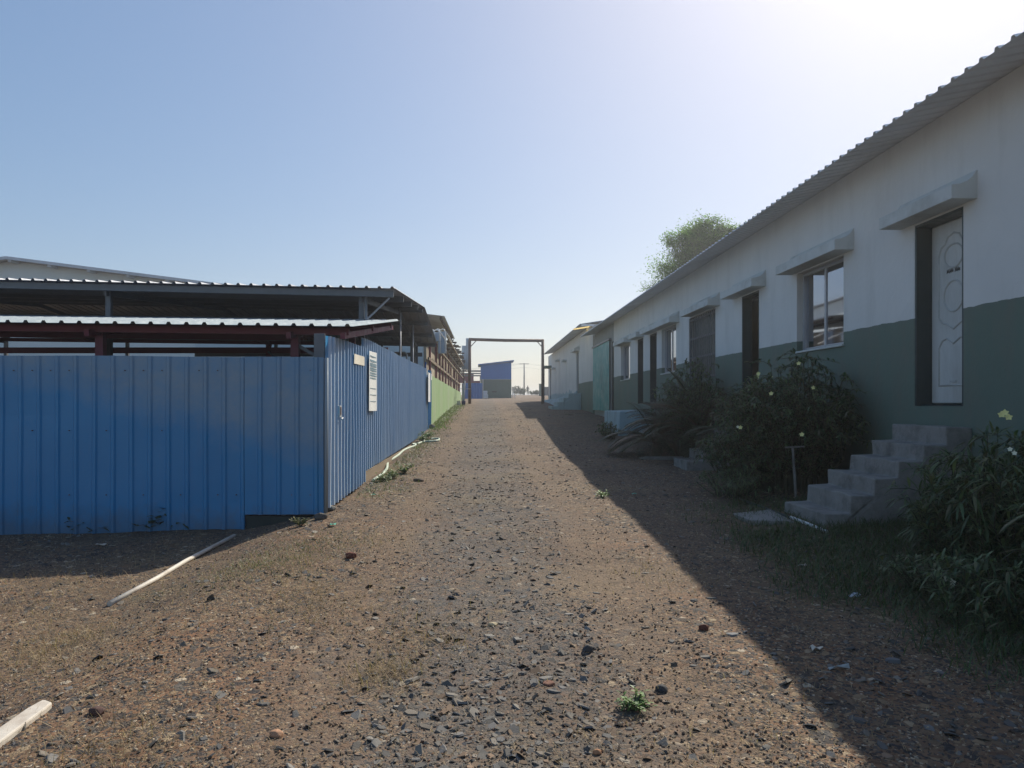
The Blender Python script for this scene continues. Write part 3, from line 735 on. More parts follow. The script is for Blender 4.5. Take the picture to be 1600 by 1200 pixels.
# second shed along the road: green plaster wall
s2 = thing('roadside_shed', 'roadside shed with green lower wall and beige upper wall past the blue fence', 'shed', (-4, 41, .8))
GX = -1.87; YA, YB = 25.5, 58.
b = MB(); n = 60
for k in range(n + 1):
    y = YA + (YB - YA) * k / n; z0_ = gnd(GX, y) - .1; zt = 2.50 - .12 * (y - YA) / 22 + .01 * math.sin(k)
    b.v += [(GX, y, z0_), (GX + .012 * math.sin(k * 2.1), y, zt), (GX - .12, y, zt)]
for k in range(n):
    i = 3 * k; b.f += [(i, i + 1, i + 4, i + 3), (i + 1, i + 2, i + 5, i + 4)]
b.box(GX - 8, GX, YA - .05, YA - .002, .3, 2.49); b.build('lower_wall', MT['green_wall'], s2)
b = MB(); b.box(GX - .22, GX - .125, YA, YB, 2.3, 4.1); b.build('upper_wall', MT['beige'], s2)
b = MB(); b.box(GX - 8, GX - .23, YA + .01, YA + .1, 2.3, 4.15); b.build('end_wall', MT['palewall'], s2)
for k in range(12):
    y = YA + .6 + k * 2.75 + random.uniform(-.7, .7)
    b = MB(); b.box(GX - .10, GX - .02, y, y + .08, 2.36 - .05 * (y - YA) / 10, 4.1); b.build('post', MT['maroon'], s2)
b = MB(); b.bar((GX - .06, YA, 3.05), (GX - .06, YB, 2.95), .06, .10); b.build('wall_rail', MT['wood'], s2)
b = MB()
U = Vector((0, 1, 0))
b.corr((-1.36, 25.0, 4.44), (0, 1, -.004), (-1, 0, .12), (.12, 0, 1), 8.6, 7.5, per=.45, h=.03); b.build('roof', MT['roof_grey'], s2, solid=.003)
b = MB(); b.corr((-1.60, 33.6, 4.32), (0, 1, -.004), (-1, 0, .12), (.12, 0, 1), 24.6, 7.2, per=.45, h=.03); b.build('roof', MT['roof_grey'], s2, solid=.003)
b = MB()
for x, z in ((-1.5, 4.38), (-2.6, 4.5)): b.bar((x, 25.1, z), (x, 33.5, z - .03), .05, .08)
b.build('purlin', MT['rust'], s2)
random.seed(21)
for k in range(20):
    y = 33.9 + k * 1.15; xx = -1.22 + random.uniform(-.1, .08); zz = 4.26 - .005 * (y - 33) + random.uniform(-.06, .04)
    b = MB(); b.bar((-3.2, y, zz + .14), (xx, y + random.uniform(-.1, .1), zz), .06, .07); b.build('rafter', MT['wood' if k % 3 else 'rust'], s2)
for k in range(14):
    y = 29. + k * 1.9
    b = MB(); b.bar((GX + .02, y, 3.45), (-1.3, y, 4.15), .045); b.build('strut', MT['wood' if k % 2 else 'beige'], s2)
b = MB()
for z, x in ((4.02, -1.42), (3.72, -1.62), (3.5, -1.7)): b.bar((x, 28.5, z), (x, YB, z - .06), .05, .06)
b.build('eave_batten', MT['wood'], s2)

# ducts and clutter on that shed
def duct(label, x, y, z0_, z1_):
    t = thing('twin_duct', label, 'duct', (x, y, z0_))
    b = MB(); b.box(x - .13, x + .13, y, y + .14, z0_, z1_); b.build('casing', MT['duct'], t, bevel=.01)
    for dx in (-.06, .10):
        b = MB(); b.tube([(x + dx, y - .03, z0_), (x + dx, y - .03, z1_ - .02), (x + dx - .03, y - .03, z1_ + .06), (x + dx - .10, y - .01, z1_ + .08), (x + dx - .2, y + .2, z1_ + .05)], .022, 8); b.build('pipe', MT['white'], t, smooth=True)
    b = MB(); b.tube([(x + .12, y, z1_ - .02), (x + .2, y + .6, z1_ - .12), (x + .25, y + 1.6, z1_ - .25)], .022, 8); b.build('cable', MT['white'], t, smooth=True)
    return t
duct('pale blue twin pipe duct hanging under the roadside shed eave', PX(691, 25.2), 25.2, PZ(552, 25.2), PZ(518, 25.2))
duct('pair of white pipes hanging at the back corner of the dark shed roof', PX(682, 24.2), 24.2, PZ(533, 24.2), PZ(519, 24.2))
t = thing('sheet_stack', 'pale blue upright sheet panels behind the left gateway post', 'panel', (-1.25, 49.4, 1.4))
for xa, xb, za, zb in ((721.5, 728, 577, 540), (728, 735, 578, 528.5)):
    b = MB(); b.corr((PX(xa, 49.4), 49.4, PZ(za, 49.4)), (1, 0, 0), (0, 0, 1), (0, -1, 0), PX(xb, 49.4) - PX(xa, 49.4), (za - zb) * 49.4 / F, per=.14, h=.02); b.build('panel', MT['duct'], t, solid=.01)
b = MB(); b.box(-1.45, -1.38, 49.43, 49.5, gnd(-1.4, 49) - .1, 5.2); b.box(-1.12, -1.06, 49.43, 49.5, gnd(-1.4, 49) - .1, 5.6); b.build('support', MT['rust'], t)

# ================================================================== BEYOND THE GATE
kz = gnd(1, 75)
ki = thing('kiosk', 'small blue cabin with grey-green base and slanting roof beyond the gateway', 'cabin', (1.1, 76, kz))
xa, xb = PX(751, 75), PX(799, 75)
b = MB(); b.v += [(xa, 75, 3.88), (xb, 75, 3.88), (xb, 75, PZ(566, 75)), (xa, 75, PZ(570.5, 75))]; b.f.append((0, 1, 2, 3)); b.box(xb - .02, xb, 75.01, 78, 3.88, PZ(566, 75)); b.box(xa, xa + .02, 75.01, 78, 3.88, PZ(571, 75)); b.build('upper_wall', MT['blue_sheet'], ki)
b = MB(); b.box(xa + .03, xb + .004, 74.99, 78, kz - .3, 3.875); b.build('lower_wall', MT['greygreen'], ki)
b = MB(); b.bar((PX(747, 75), 76.4, PZ(570, 75)), (PX(803, 75), 76.4, PZ(563.5, 75)), 3.4, .10); b.build('roof', MT['blue_sheet'], ki)
b = MB(); b.box(PX(747, 74.9), xa, 74.9, 75.4, PZ(573.5, 75), PZ(570, 75)); b.build('eave_box', MT['greygreen'], ki)
b = MB(); b.box(PX(769, 74.98), PX(776, 74.98), 74.97, 74.985, PZ(613, 75), PZ(611, 75)); b.build('vent', MT['darkmetal'], ki)
ff = thing('sheet_fence', 'short blue sheet fence left of the small blue cabin', 'fence', (-1, 71, 1.9))
b = MB(); b.corr((PX(724, 71), 71, 1.75), (1, 0, 0), (0, 0, 1), (0, -1, 0), PX(755, 71) - PX(724, 71), PZ(598.5, 71) - 1.75, per=.25, h=.03); b.build('sheet_panel', MT['blue_sheet'], ff, solid=.004)
b = MB(); b.box(PX(754, 70.9), PX(755.3, 70.9), 70.9, 70.98, 1.7, PZ(593, 71)); b.build('post', MT['galv'], ff)
aw = thing('awning', 'dark low awning frame joining the roadside shed to the blue cabin', 'awning', (-1, 72, 1.9))
for ya_, yb_ in ((581, 578.5), (584.6, 582.7), (588, 586)):
    b = MB(); b.box(-3.5, PX(751, 72), 72, 72.06, PZ(ya_, 72), PZ(yb_, 72)); b.build('beam', MT['steel'], aw)
b = MB(); b.box(-3.5, PX(751, 72), 72.1, 73.2, PZ(598, 72), PZ(595, 72)); b.build('roof', MT['maroon'], aw)
b = MB(); b.box(-3.5, PX(740, 72), 72.07, 72.2, PZ(598, 72), PZ(584, 72)); b.build('side_panel', MT['maroon'], aw)
for x in (-3.3, PX(750.4, 72)):
    b = MB(); b.box(x - .04, x + .04, 72.0, 72.06, 1.7, PZ(588, 72)); b.build('post', MT['steel'], aw)
def can_box(label, x, z, w, h):
    t = thing('container', label, 'container', (x, 72.4, z), 'white containers by the blue cabin')
    b = MB(); b.box(x - w / 2, x + w / 2, 72.2, 72.6, z, z + h); b.build('body', MT['white'], t, bevel=.04)
    b = MB(); b.box(x - w / 2 - .012, x + w / 2 + .012, 72.18, 72.62, z + h * .55, z + h * .62); b.build('rim', MT['galv'], t)
zc = gnd(.1, 72.4); can_box('white container on the ground by the blue cabin, lower of two', PX(758.5, 72.4), zc, .50, .40); can_box('white container stacked on another by the blue cabin', PX(758, 72.4), zc + .405, .44, .33)
# upright white post with a blue bucket
xp = PX(724, 46.5); zp = gnd(xp, 46.5)
t = thing('water_standpipe', 'whitish standpipe beside the left foot of the gateway', 'standpipe', (xp, 46.5, zp))
b = MB(); b.tube([(xp, 46.5, zp - .1), (xp, 46.5, zp + 1.35)], .10, 10); b.build('post', MT['duct'], t, smooth=True)
b = MB(); b.tube([(xp + .09, 46.45, zp + .95), (xp + .09, 46.45, zp + 1.5)], .035, 8); b.build('pipe', MT['white'], t, smooth=True)
b = MB(); b.tube([(xp - .3, 46.5, zp + 1.0), (xp + .45, 46.5, zp + 1.0)], .02, 6); b.build('cross_pipe', MT['galv'], t)
b = MB(); xb_ = xp + .02; b.lathe((xb_, 46.2, zp), [(.10, 0), (.13, .24), (.14, .25)], 14); o = recentre(b.build('bucket', MT['bluep'], smooth=True)); tag(o, 'small dark blue bucket at the foot of the standpipe', 'bucket')
t = thing('crate', 'pale slatted crate against the green wall near the gateway', 'crate', (PX(716.5, 45), 45, gnd(-1.6, 45)))
zq = gnd(-1.6, 45); b = MB()
for k in range(3): b.box(PX(714, 45), PX(719, 45), 45, 45.02, zq + .02 + k * .11, zq + .09 + k * .11)
b.build('slats', MT['white'], t)
b = MB(); b.box(PX(714, 45), PX(719, 45), 45.02, 45.3, zq, zq + .3); b.build('body', MT['duct'], t)

# utility pole with wires
Yp = 146.; xq = PX(819, Yp); zq = gnd(xq, Yp)
t = thing('utility_pole', 'lone grey utility pole with thin wires on the skyline', 'utility pole', (xq, Yp, zq))
b = MB(); b.tube([(xq, Yp, zq - .3), (xq, Yp, PZ(567.5, Yp))], [.16, .11], 8); b.build('pole', MT['steel'], t, smooth=True)
b = MB(); b.bar((xq - .9, Yp, PZ(568.5, Yp)), (xq + .9, Yp, PZ(568.5, Yp)), .1); b.build('crossarm', MT['steel'], t)
b = MB()
for zz, dx in ((568, -.8), (568, .8), (574, 0)):
    for s_ in (-1, 1):
        b.tube([(xq + dx, Yp, PZ(zz, Yp)), (xq + dx + s_ * 14, Yp + 8, PZ(zz, Yp) - 1.1), (xq + dx + s_ * 32, Yp + 18, PZ(zz, Yp) - .6)], .014, 4)
b.build('wires', MT['steel'], t)

# person standing on the crest
Yh = 139.; xh = PX(824.5, Yh); zh = gnd(xh, Yh)
def person():
    vs = {'pel': (0, 0, .92, .15), 'wai': (0, 0, 1.08, .13), 'che': (0, .01, 1.28, .155), 'nk': (0, .0, 1.45, .06), 'hd': (0, -.02, 1.56, .085), 'top': (0, -.01, 1.66, .075),
          'sl': (-.19, 0, 1.38, .065), 'el': (-.27, -.02, 1.12, .045), 'hl': (-.15, -.2, 1.03, .032), 'sr': (.19, 0, 1.38, .065), 'er': (.25, .02, 1.12, .045), 'hr': (.24, -.06, .86, .032),
          'kl': (-.10, -.01, .48, .075), 'al': (-.11, .02, .08, .05), 'tl': (-.12, -.14, .03, .04), 'kr': (.10, -.04, .48, .075), 'ar': (.11, -.03, .08, .05), 'tr': (.12, -.19, .03, .04),
          'hpl': (-.09, 0, .86, .10), 'hpr': (.09, 0, .86, .10)}
    ks = list(vs); ed = [('pel', 'wai'), ('wai', 'che'), ('che', 'nk'), ('nk', 'hd'), ('hd', 'top'), ('che', 'sl'), ('sl', 'el'), ('el', 'hl'), ('che', 'sr'), ('sr', 'er'), ('er', 'hr'),
          ('pel', 'hpl'), ('hpl', 'kl'), ('kl', 'al'), ('al', 'tl'), ('pel', 'hpr'), ('hpr', 'kr'), ('kr', 'ar'), ('ar', 'tr')]
    me = bpy.data.meshes.new('body'); me.from_pydata([vs[k][:3] for k in ks], [(ks.index(a), ks.index(c)) for a, c in ed], [])
    root = thing('person', 'distant standing person in dark clothes beside the utility pole', 'person', (xh, Yh, zh))
    o = bpy.data.objects.new('body', me); COL.objects.link(o); o.parent = root; me.materials.append(MT['cloth_d'])
    o.modifiers.new('skin', 'SKIN')
    for k, v in zip(ks, me.skin_vertices[0].data): v.radius = (vs[k][3], vs[k][3]); v.use_root = (k == 'pel')
    md = o.modifiers.new('sub', 'SUBSURF'); md.levels = md.render_levels = 2
    b = MB(); b.lathe((xh, Yh - .015, zh + 1.585), [(.098, 0), (.105, .05), (.085, .11), (.04, .145)], 12); b.build('hair', MT['hair'], root, smooth=True)
    b = MB(); b.lathe((xh, Yh - .105, zh + 1.50), [(.03, 0), (.065, .05), (.06, .12), (.02, .13)], 10); b.build('face', MT['skin'], root, smooth=True)
person()
# low wall and post far right, white board by the cabin
b = MB(); b.box(PX(846, 120), PX(860, 120), 120, 121, gnd(9, 120) - .2, PZ(606.5, 120)); b.box(PX(845.6, 120), PX(860, 120), 119.95, 121.05, PZ(606.3, 120), PZ(604.5, 120)); o = recentre(b.build('low_wall', MT['steel'])); tag(o, 'low grey wall with dark coping far behind the right gateway post', 'wall')
b = MB(); b.box(PX(842.5, 110), PX(846, 110), 110, 110.4, gnd(8, 110) - .2, PZ(600.5, 110)); b.box(PX(842, 110), PX(846.4, 110), 109.95, 110.45, PZ(600.4, 110), PZ(599.7, 110)); o = recentre(b.build('pillar', MT['greygreen'])); tag(o, 'grey-green pillar far behind the right gateway post', 'pillar')
t = thing('road_barrier', 'white and tan board barrier at the right side of the blue cabin', 'barrier', (PX(802.5, 82), 82, gnd(3.2, 82)))
zq = gnd(3.2, 82); b = MB(); b.box(PX(800.5, 82), PX(804, 82), 82, 82.06, PZ(612, 82), PZ(605, 82)); b.build('board', MT['paper'], t)
b = MB(); b.bar((PX(801.5, 82), 82.03, PZ(612, 82)), (PX(805.2, 82), 82.03, zq), .09); b.bar((PX(801, 82), 82.1, PZ(612, 82)), (PX(800.6, 82), 82.1, zq), .09); b.build('legs', MT['white'], t)

# ================================================================== SMALL THINGS ON THE GROUND
def ground_path(pix, lift): return [gp(x, y) + Vector((0, 0, lift)) for x, y in pix]
def spline(pts, n=8):
    out = []
    for i in range(len(pts) - 1):
        p0, p1, p2, p3 = pts[max(i - 1, 0)], pts[i], pts[i + 1], pts[min(i + 2, len(pts) - 1)]
        for k in range(n):
            t = k / n; out.append(.5 * ((2 * p1) + (p2 - p0) * t + (2 * p0 - 5 * p1 + 4 * p2 - p3) * t * t + (3 * p1 - p0 - 3 * p2 + p3) * t ** 3))
    out.append(pts[-1]); return out
def pipe(name, label, pix, r, mat, cat, lift=None, smoothpath=False, n=10):
    pts = ground_path(pix, (lift if lift is not None else r * .8))
    if smoothpath: pts = spline(pts)
    b = MB(); b.tube(pts, r, n); o = recentre(b.build(name, MT[mat], smooth=False)); o.data.polygons.foreach_set('use_smooth', [len(p.vertices) == 4 for p in o.data.polygons]); return tag(o, label, cat)
pipe('plastic_pipe', 'long thin cream pipe lying on gravel in front of the blue fence', [(171, 948), (245, 907), (290, 880), (366, 840)], .021, 'pvc', 'pipe')
p0, p1 = gp(-60, 1208), gp(78, 1104)
b = MB(); d = (p1 - p0).normalized(); q_ = d.cross(Vector((0, 0, 1))).normalized(); L_ = (p1 - p0).length
for u, w, h0, h1 in ((0, .044, .004, .042), (L_ * .4, .045, .006, .043), (L_ * .82, .044, .004, .040), (L_ * .93, .036, .004, .037), (L_, .010, .006, .030)):
    c0 = p0 + d * u; off = q_ * (-.030 if w < .02 else 0)
    for a_, hh in ((-1, h0), (1, h0), (1, h1), (-1, h1)): b.v.append(tuple(c0 + off + q_ * a_ * w + Vector((0, 0, hh))))
for k in range(4):
    for e in range(4): b.f.append((k * 4 + e, k * 4 + (e + 1) % 4, k * 4 + 4 + (e + 1) % 4, k * 4 + 4 + e))
b.f += [(3, 2, 1, 0), (16, 17, 18, 19)]
o = recentre(b.build('batten', MT['pvc'], bevel=.008)); tag(o, 'pale flat batten with a slanted tip, nearest the camera at lower left', 'batten')
pipe('garden_hose', 'pale green hose snaking along the foot of the blue fence', [(583, 753), (596, 744), (604, 735), (606, 724), (613, 719), (622, 713), (630, 706), (640, 701), (648, 698), (649, 695), (644, 696)], .026, 'hose', 'hose', smoothpath=True)
pipe('garden_hose', 'second loop of pale hose ending beside the weeds by the fence', [(652, 695), (662, 692), (674, 691), (684, 690), (686, 687), (680, 686.5), (673, 687)], .026, 'hose', 'hose', smoothpath=True)
pipe('plastic_pipe', 'short white pipe lying at the foot of the concrete stairs', [(1236, 811), (1262, 821), (1292, 834)], .018, 'white', 'pipe')
pipe('water_pipe', 'thin black pipe running along the shaded ground to the stairs', [(1120, 765), (1165, 785), (1200, 798), (1234, 811)], .016, 'darkmetal', 'pipe')
b = MB(); c0 = gp(1205, 815); b.box(c0.x - .3, c0.x + .18, c0.y - .25, c0.y + .5, c0.z - .1, c0.z + .02, .04); o = recentre(b.build('slab', MT['concrete'], bevel=.01)); tag(o, 'flat concrete slab sunk in the ground left of the near stairs', 'slab')
b = MB(); c0 = gp(1035, 716); b.box(c0.x - .45, c0.x + .35, c0.y - .3, c0.y + .3, c0.z - .1, c0.z + .025, .04); o = recentre(b.build('slab', MT['concrete'], bevel=.01)); tag(o, 'flat concrete slab before the half hidden stairs', 'slab')
xs_, ys_ = PX(1241, 9.4), 9.4; zs_ = gnd(xs_, ys_)
t = thing('stake', 'small pale T-shaped wooden stake in front of the flowering bush', 'stake', (xs_, ys_, zs_))
b = MB(); b.bar((xs_ + .03, ys_, zs_ - .1), (xs_ - .02, ys_, PZ(699, ys_)), .028, .02); b.build('upright', MT['concrete'], t)
b = MB(); b.bar((xs_ - .12, ys_ - .015, PZ(699, ys_)), (xs_ + .12, ys_ - .015, PZ(697.5, ys_)), .02, .018); b.build('crosspiece', MT['concrete'], t)
xd, yd = PX(1141, 13.0), 13.0; zd = gnd(xd, yd)
t = thing('cement_pot', 'round grey cement pot beside the half hidden stairs', 'pot', (xd, yd, zd))
b = MB(); b.lathe((xd, yd, zd), [(.19, 0), (.235, .12), (.25, .28), (.235, .40), (.20, .46), (.17, .46), (.165, .36)], 24); b.build('body', MT['greydrum'], t, smooth=True)
b = MB(); b.lathe((xd, yd, zd + .40), [(.16, 0), (.16, .02)], 20); b.build('soil', MT['bark'], t)
for (px, py), lab in (((991, 774), 'scrap of green plastic on the road beside the gravel'), ((500 + 20, 822), 'scrap of green plastic near the fence corner'), ((583, 775), 'scrap of green plastic below the pale hose')):
    c0 = gp(px, py); b = MB(); random.seed(px); k0 = len(b.v)
    for k in range(4):
        for j in range(3): b.v.append((c0.x + (k - 1.5) * .022, c0.y + (j - 1) * .03, c0.z + .012 + random.uniform(-.006, .016)))
    b.f += [(k * 3 + j, k * 3 + j + 3, k * 3 + j + 4, k * 3 + j + 1) for k in range(3) for j in range(2)]
    o = recentre(b.build('plastic_scrap', MT['greenp'], solid=.001)); tag(o, lab, 'litter')
for (px, py, L, ang), lab in (((575, 744, .6, .9), 'weathered plank leaning at the foot of the tall blue fence'), ((583, 739, .7, .7), 'second weathered plank lying behind the pale hose')):
    c0 = gp(px, py); b = MB(); dvec = Vector((.25 * math.cos(ang), math.sin(ang), .25)) * L * .5
    b.bar(c0 - dvec + Vector((0, 0, .12)), c0 + dvec + Vector((0, 0, .16)), .09, .02); o = recentre(b.build('plank', MT['wood'])); tag(o, lab, 'plank')

random.seed(77)
for (px, py, w), lab in (((1254, 887, .05), 'pale dry leaf in the shade nearest the grass edge'), ((1276, 1017, .045), 'pale flat stone chip near the shadow edge at lower right'), ((1336, 935, .05), 'scrap of bluish plastic film in the shaded grass'), ((1312, 1048, .08), 'dry grey twig lying in the shade at lower right'), ((158, 854, .06), 'crumpled whitish scrap in the shade of the blue fence'), ((890, 648, .3), 'pale plank lying before the teal door')):
    c0 = gp(px, py); b = MB()
    for k in range(4):
        for j in range(3): b.v.append((c0.x + (k - 1.5) * w * .5, c0.y + (j - 1) * w * (.12 if 'twig' in lab or 'plank' in lab else .45) + k * w * .1, c0.z + .015 + random.uniform(-.25, .3) * min(w, .05)))
    b.f += [(k * 3 + j, k * 3 + j + 3, k * 3 + j + 4, k * 3 + j + 1) for k in range(3) for j in range(2)]
    o = recentre(b.build('litter_scrap', MT['duct' if 'bluish' in lab else 'clad' if 'twig' in lab else 'pvc'], solid=.004)); tag(o, lab, 'litter')

# ------------------------------------------------------------------ loose stones (one mesh for the gravel)
def scatter(name, tmpl, P, Sx, rot, cols, mat, smooth=False):
    n = len(P); V0 = np.array([t[0] for t in tmpl]); F0 = [t[1] for t in tmpl]; nv = V0.shape[1]
    pick = RNG.integers(0, len(tmpl), n); v = V0[pick] * Sx[:, None, :]
    ax, ay, az = rot[:, 0], rot[:, 1], rot[:, 2]
    def rx(v, a): c, s = np.cos(a)[:, None], np.sin(a)[:, None]; return np.stack([v[..., 0], v[..., 1] * c - v[..., 2] * s, v[..., 1] * s + v[..., 2] * c], -1)
    def ry(v, a): c, s = np.cos(a)[:, None], np.sin(a)[:, None]; return np.stack([v[..., 0] * c + v[..., 2] * s, v[..., 1], -v[..., 0] * s + v[..., 2] * c], -1)
    def rz(v, a): c, s = np.cos(a)[:, None], np.sin(a)[:, None]; return np.stack([v[..., 0] * c - v[..., 1] * s, v[..., 0] * s + v[..., 1] * c, v[..., 2]], -1)
    v = rz(ry(rx(v, ax), ay), az) + P[:, None, :]
    faces = []
    for i in range(n):
        o = i * nv; faces += [tuple(o + q for q in f) for f in F0[pick[i]]]
    me = bpy.data.meshes.new(name); me.from_pydata(v.reshape(-1, 3), [], faces); me.materials.append(mat)
    at = me.color_attributes.new('Col', 'FLOAT_COLOR', 'POINT'); c = np.ones((n, nv, 4), np.float32); c[..., :3] = cols[:, None, :]
    at.data.foreach_set('color', c.ravel())
    if smooth: me.polygons.foreach_set('use_smooth', [True] * len(me.polygons))
    o = bpy.data.objects.new(name, me); COL.objects.link(o); return o
def chip(seed):                                        # flat slate chip: irregular hexagon slab, top smaller than base
    r = random.Random(seed); n = 6; a0 = r.uniform(0, 6); pts = []
    for k in range(n): a = a0 + 2 * math.pi * (k + r.uniform(-.3, .3)) / n; q = r.uniform(.6, 1.05); pts.append((q * math.cos(a), q * math.sin(a)))
    v = [(x, y, -.5) for x, y in pts] + [(x * r.uniform(.78, .95), y * r.uniform(.78, .95), .5 + r.uniform(-.15, .15)) for x, y in pts]
    f = [tuple(range(n, 2 * n))] + [(k, (k + 1) % n, n + (k + 1) % n, n + k) for k in range(n)]
    return v, f
def lump(seed):
    r = random.Random(seed); g = (1 + 5 ** .5) / 2
    v0 = [(-1, g, 0), (1, g, 0), (-1, -g, 0), (1, -g, 0), (0, -1, g), (0, 1, g), (0, -1, -g), (0, 1, -g), (g, 0, -1), (g, 0, 1), (-g, 0, -1), (-g, 0, 1)]
    v = [tuple(c / 1.9 * s for c in p) for p in v0 for s in (r.uniform(.7, 1.1),)]
    f = [(0, 11, 5), (0, 5, 1), (0, 1, 7), (0, 7, 10), (0, 10, 11), (1, 5, 9), (5, 11, 4), (11, 10, 2), (10, 7, 6), (7, 1, 8), (3, 9, 4), (3, 4, 2), (3, 2, 6), (3, 6, 8), (3, 8, 9), (4, 9, 5), (2, 4, 11), (6, 2, 10), (8, 6, 7), (9, 8, 1)]
    return v, f
chips = [chip(i) for i in range(24)]; lumps = [lump(i) for i in range(12)]
def scatter_pts(n, y0, y1, xf, dens):
    out = []
    while len(out) < n:
        y = y0 * (y1 / y0) ** random.random(); x = xf(y)
        if random.random() < dens(x, y) * (.55 if ((x - 1.02) / .85) ** 2 + ((y - 5.75) / .5) ** 2 < 1 else 1) and not (x < FX + .05 and y > FY - .08) and x < 4.7: out.append((x, y, gnd(x, y)))
    return np.array(out)
random.seed(33)
def wx(y): return random.uniform(-.70 * y - .3, min(.75 * y + .3, 4.7))
def band(x, y):
    trk = .35 if min(abs(x + .85), abs(x - .95)) < .2 else 1
    w = noise.noise(Vector((x * .9, y * .5, 9))) ; a = math.exp(-((x - .02 * y + .1) / .75) ** 2)
    return trk * min(1, max(.04, .10 + .95 * a * (.65 + .9 * w) + .25 * max(0, noise.noise(Vector((x * .6, y * .6, 2))))))
def stone_cols(n, pal):
    pal = np.array(pal); c = pal[RNG.integers(0, len(pal), n)]; return c * RNG.uniform(.65, 1.3, (n, 1))
SLATE = [(.145, .138, .132), (.16, .15, .14), (.18, .168, .152), (.12, .115, .11), (.19, .17, .145), (.20, .135, .09), (.17, .145, .118)]
EARTH = [(.20, .13, .085), (.13, .085, .06), (.28, .21, .14), (.09, .075, .065), (.33, .255, .18), (.085, .08, .075), (.17, .09, .055), (.36, .30, .23)]
def sizes(n, lo, hi, flat=(.14, .34), p=2.2):
    s = lo + (hi - lo) * RNG.random(n) ** p; return np.stack([s * RNG.uniform(.7, 1.25, n), s * RNG.uniform(.55, 1., n), s * RNG.uniform(*flat, n)], -1)
P = scatter_pts(8200, 2.7, 11, wx, band); n = len(P); Sz = sizes(n, .005, .048, (.09, .26), p=4.4); P[:, 2] += Sz[:, 2] * .25
o = scatter('gravel', chips, P, Sz, np.stack([RNG.normal(0, .34, n), RNG.normal(0, .34, n), RNG.uniform(0, 6.3, n)], -1), stone_cols(n, SLATE), MT['stone']); tag(o, 'dark slate chips strewn along the middle of the road', kind='stuff')
P = scatter_pts(26000, 2.7, 13, wx, lambda x, y: .55 + .45 * noise.noise(Vector((x * .8, y * .8, 5)))); n = len(P); Sz = sizes(n, .003, .013, (.4, .8), 2.0); P[:, 2] += Sz[:, 2] * .3
o = scatter('pebbles', lumps, P, Sz, RNG.uniform(0, 6.3, (n, 3)), stone_cols(n, EARTH), MT['stone']); tag(o, 'small brown and tan pebbles over the road', kind='stuff')
P = scatter_pts(5200, 10, 42, lambda y: random.uniform(max(-.45 * y, -1.8 if y > 8 else -9), 4.4), lambda x, y: .3 + .7 * band(x, y)); n = len(P); Sz = sizes(n, .009, .042, (.2, .5), 2.6); P[:, 2] += Sz[:, 2] * .25
o = scatter('gravel', chips, P, Sz, np.stack([RNG.normal(0, .25, n), RNG.normal(0, .25, n), RNG.uniform(0, 6.3, n)], -1), stone_cols(n, SLATE[1:] + EARTH[:4]) * 1.15, MT['stone']); tag(o, 'coarser stones over the far part of the road', kind='stuff')
def stone(px, py, s, col, lab, kind='lump', flat=.6, rz=0.):
    c0 = gp(px, py); tm = chip(px) if kind == 'chip' else lump(px)
    b = MB(); cs, sn = math.cos(rz), math.sin(rz)
    b.v = [((x * cs - y * sn * .75) * s + c0.x, (x * sn + y * .75 * cs) * s + c0.y, z * s * flat + c0.z + s * flat * .25) for x, y, z in tm[0]]; b.f = list(tm[1]); b.c = [col] * len(b.v)
    o = b.build('stone', MT['stone'], bevel=s * .12); recentre(o); tag(o, lab, 'stone')
stone(857, 1070, .052, (.19, .09, .06), 'flat reddish stone left of the green weed', 'chip', .35)
stone(1034, 1081, .045, (.06, .06, .062), 'pointed dark stone right of the green weed', 'lump', .8)
stone(548, 873, .058, (.17, .06, .04), 'dark red brick lump on the road below the fence corner', 'lump', .9)
stone(152, 1116, .05, (.10, .055, .045), 'brown stone right of the thick cream pipe', 'lump', .6)
stone(918, 1020, .042, (.07, .07, .072), 'dark angular stone standing in the middle of the gravel', 'lump', 1.)
stone(933, 1178, .024, (.42, .22, .12), 'small orange pebble at the bottom of the gravel', 'lump', .8)
stone(432, 1152, .038, (.48, .27, .16), 'orange tan stone at lower left of the slate chips', 'lump', .7)
stone(770, 978, .034, (.55, .45, .28), 'cream coloured pebble above the slate chips', 'lump', .6)
stone(674, 670, .17, (.16, .14, .125), 'grey boulder at the far end of the blue fence', 'lump', .8)
stone(516, 798, .085, (.24, .22, .19), 'pale rubble stone under the fence corner', 'lump', .7)
stone(500, 812, .10, (.11, .10, .09), 'dark rubble stone just left of the fence corner', 'lump', .7)
stone(655, 752, .11, (.12, .085, .06), 'brown clod of earth below the pale hose', 'lump', .5)
stone(1100, 985, .040, (.14, .05, .035), 'small dark red stone near the shadow edge', 'lump', .9)
stone(1145, 993, .05, (.20, .20, .20), 'flat grey stone near the shadow edge', 'chip', .3)
stone(1395, 1035, .05, (.16, .16, .165), 'lone grey stone lying in the shade', 'chip', .5)

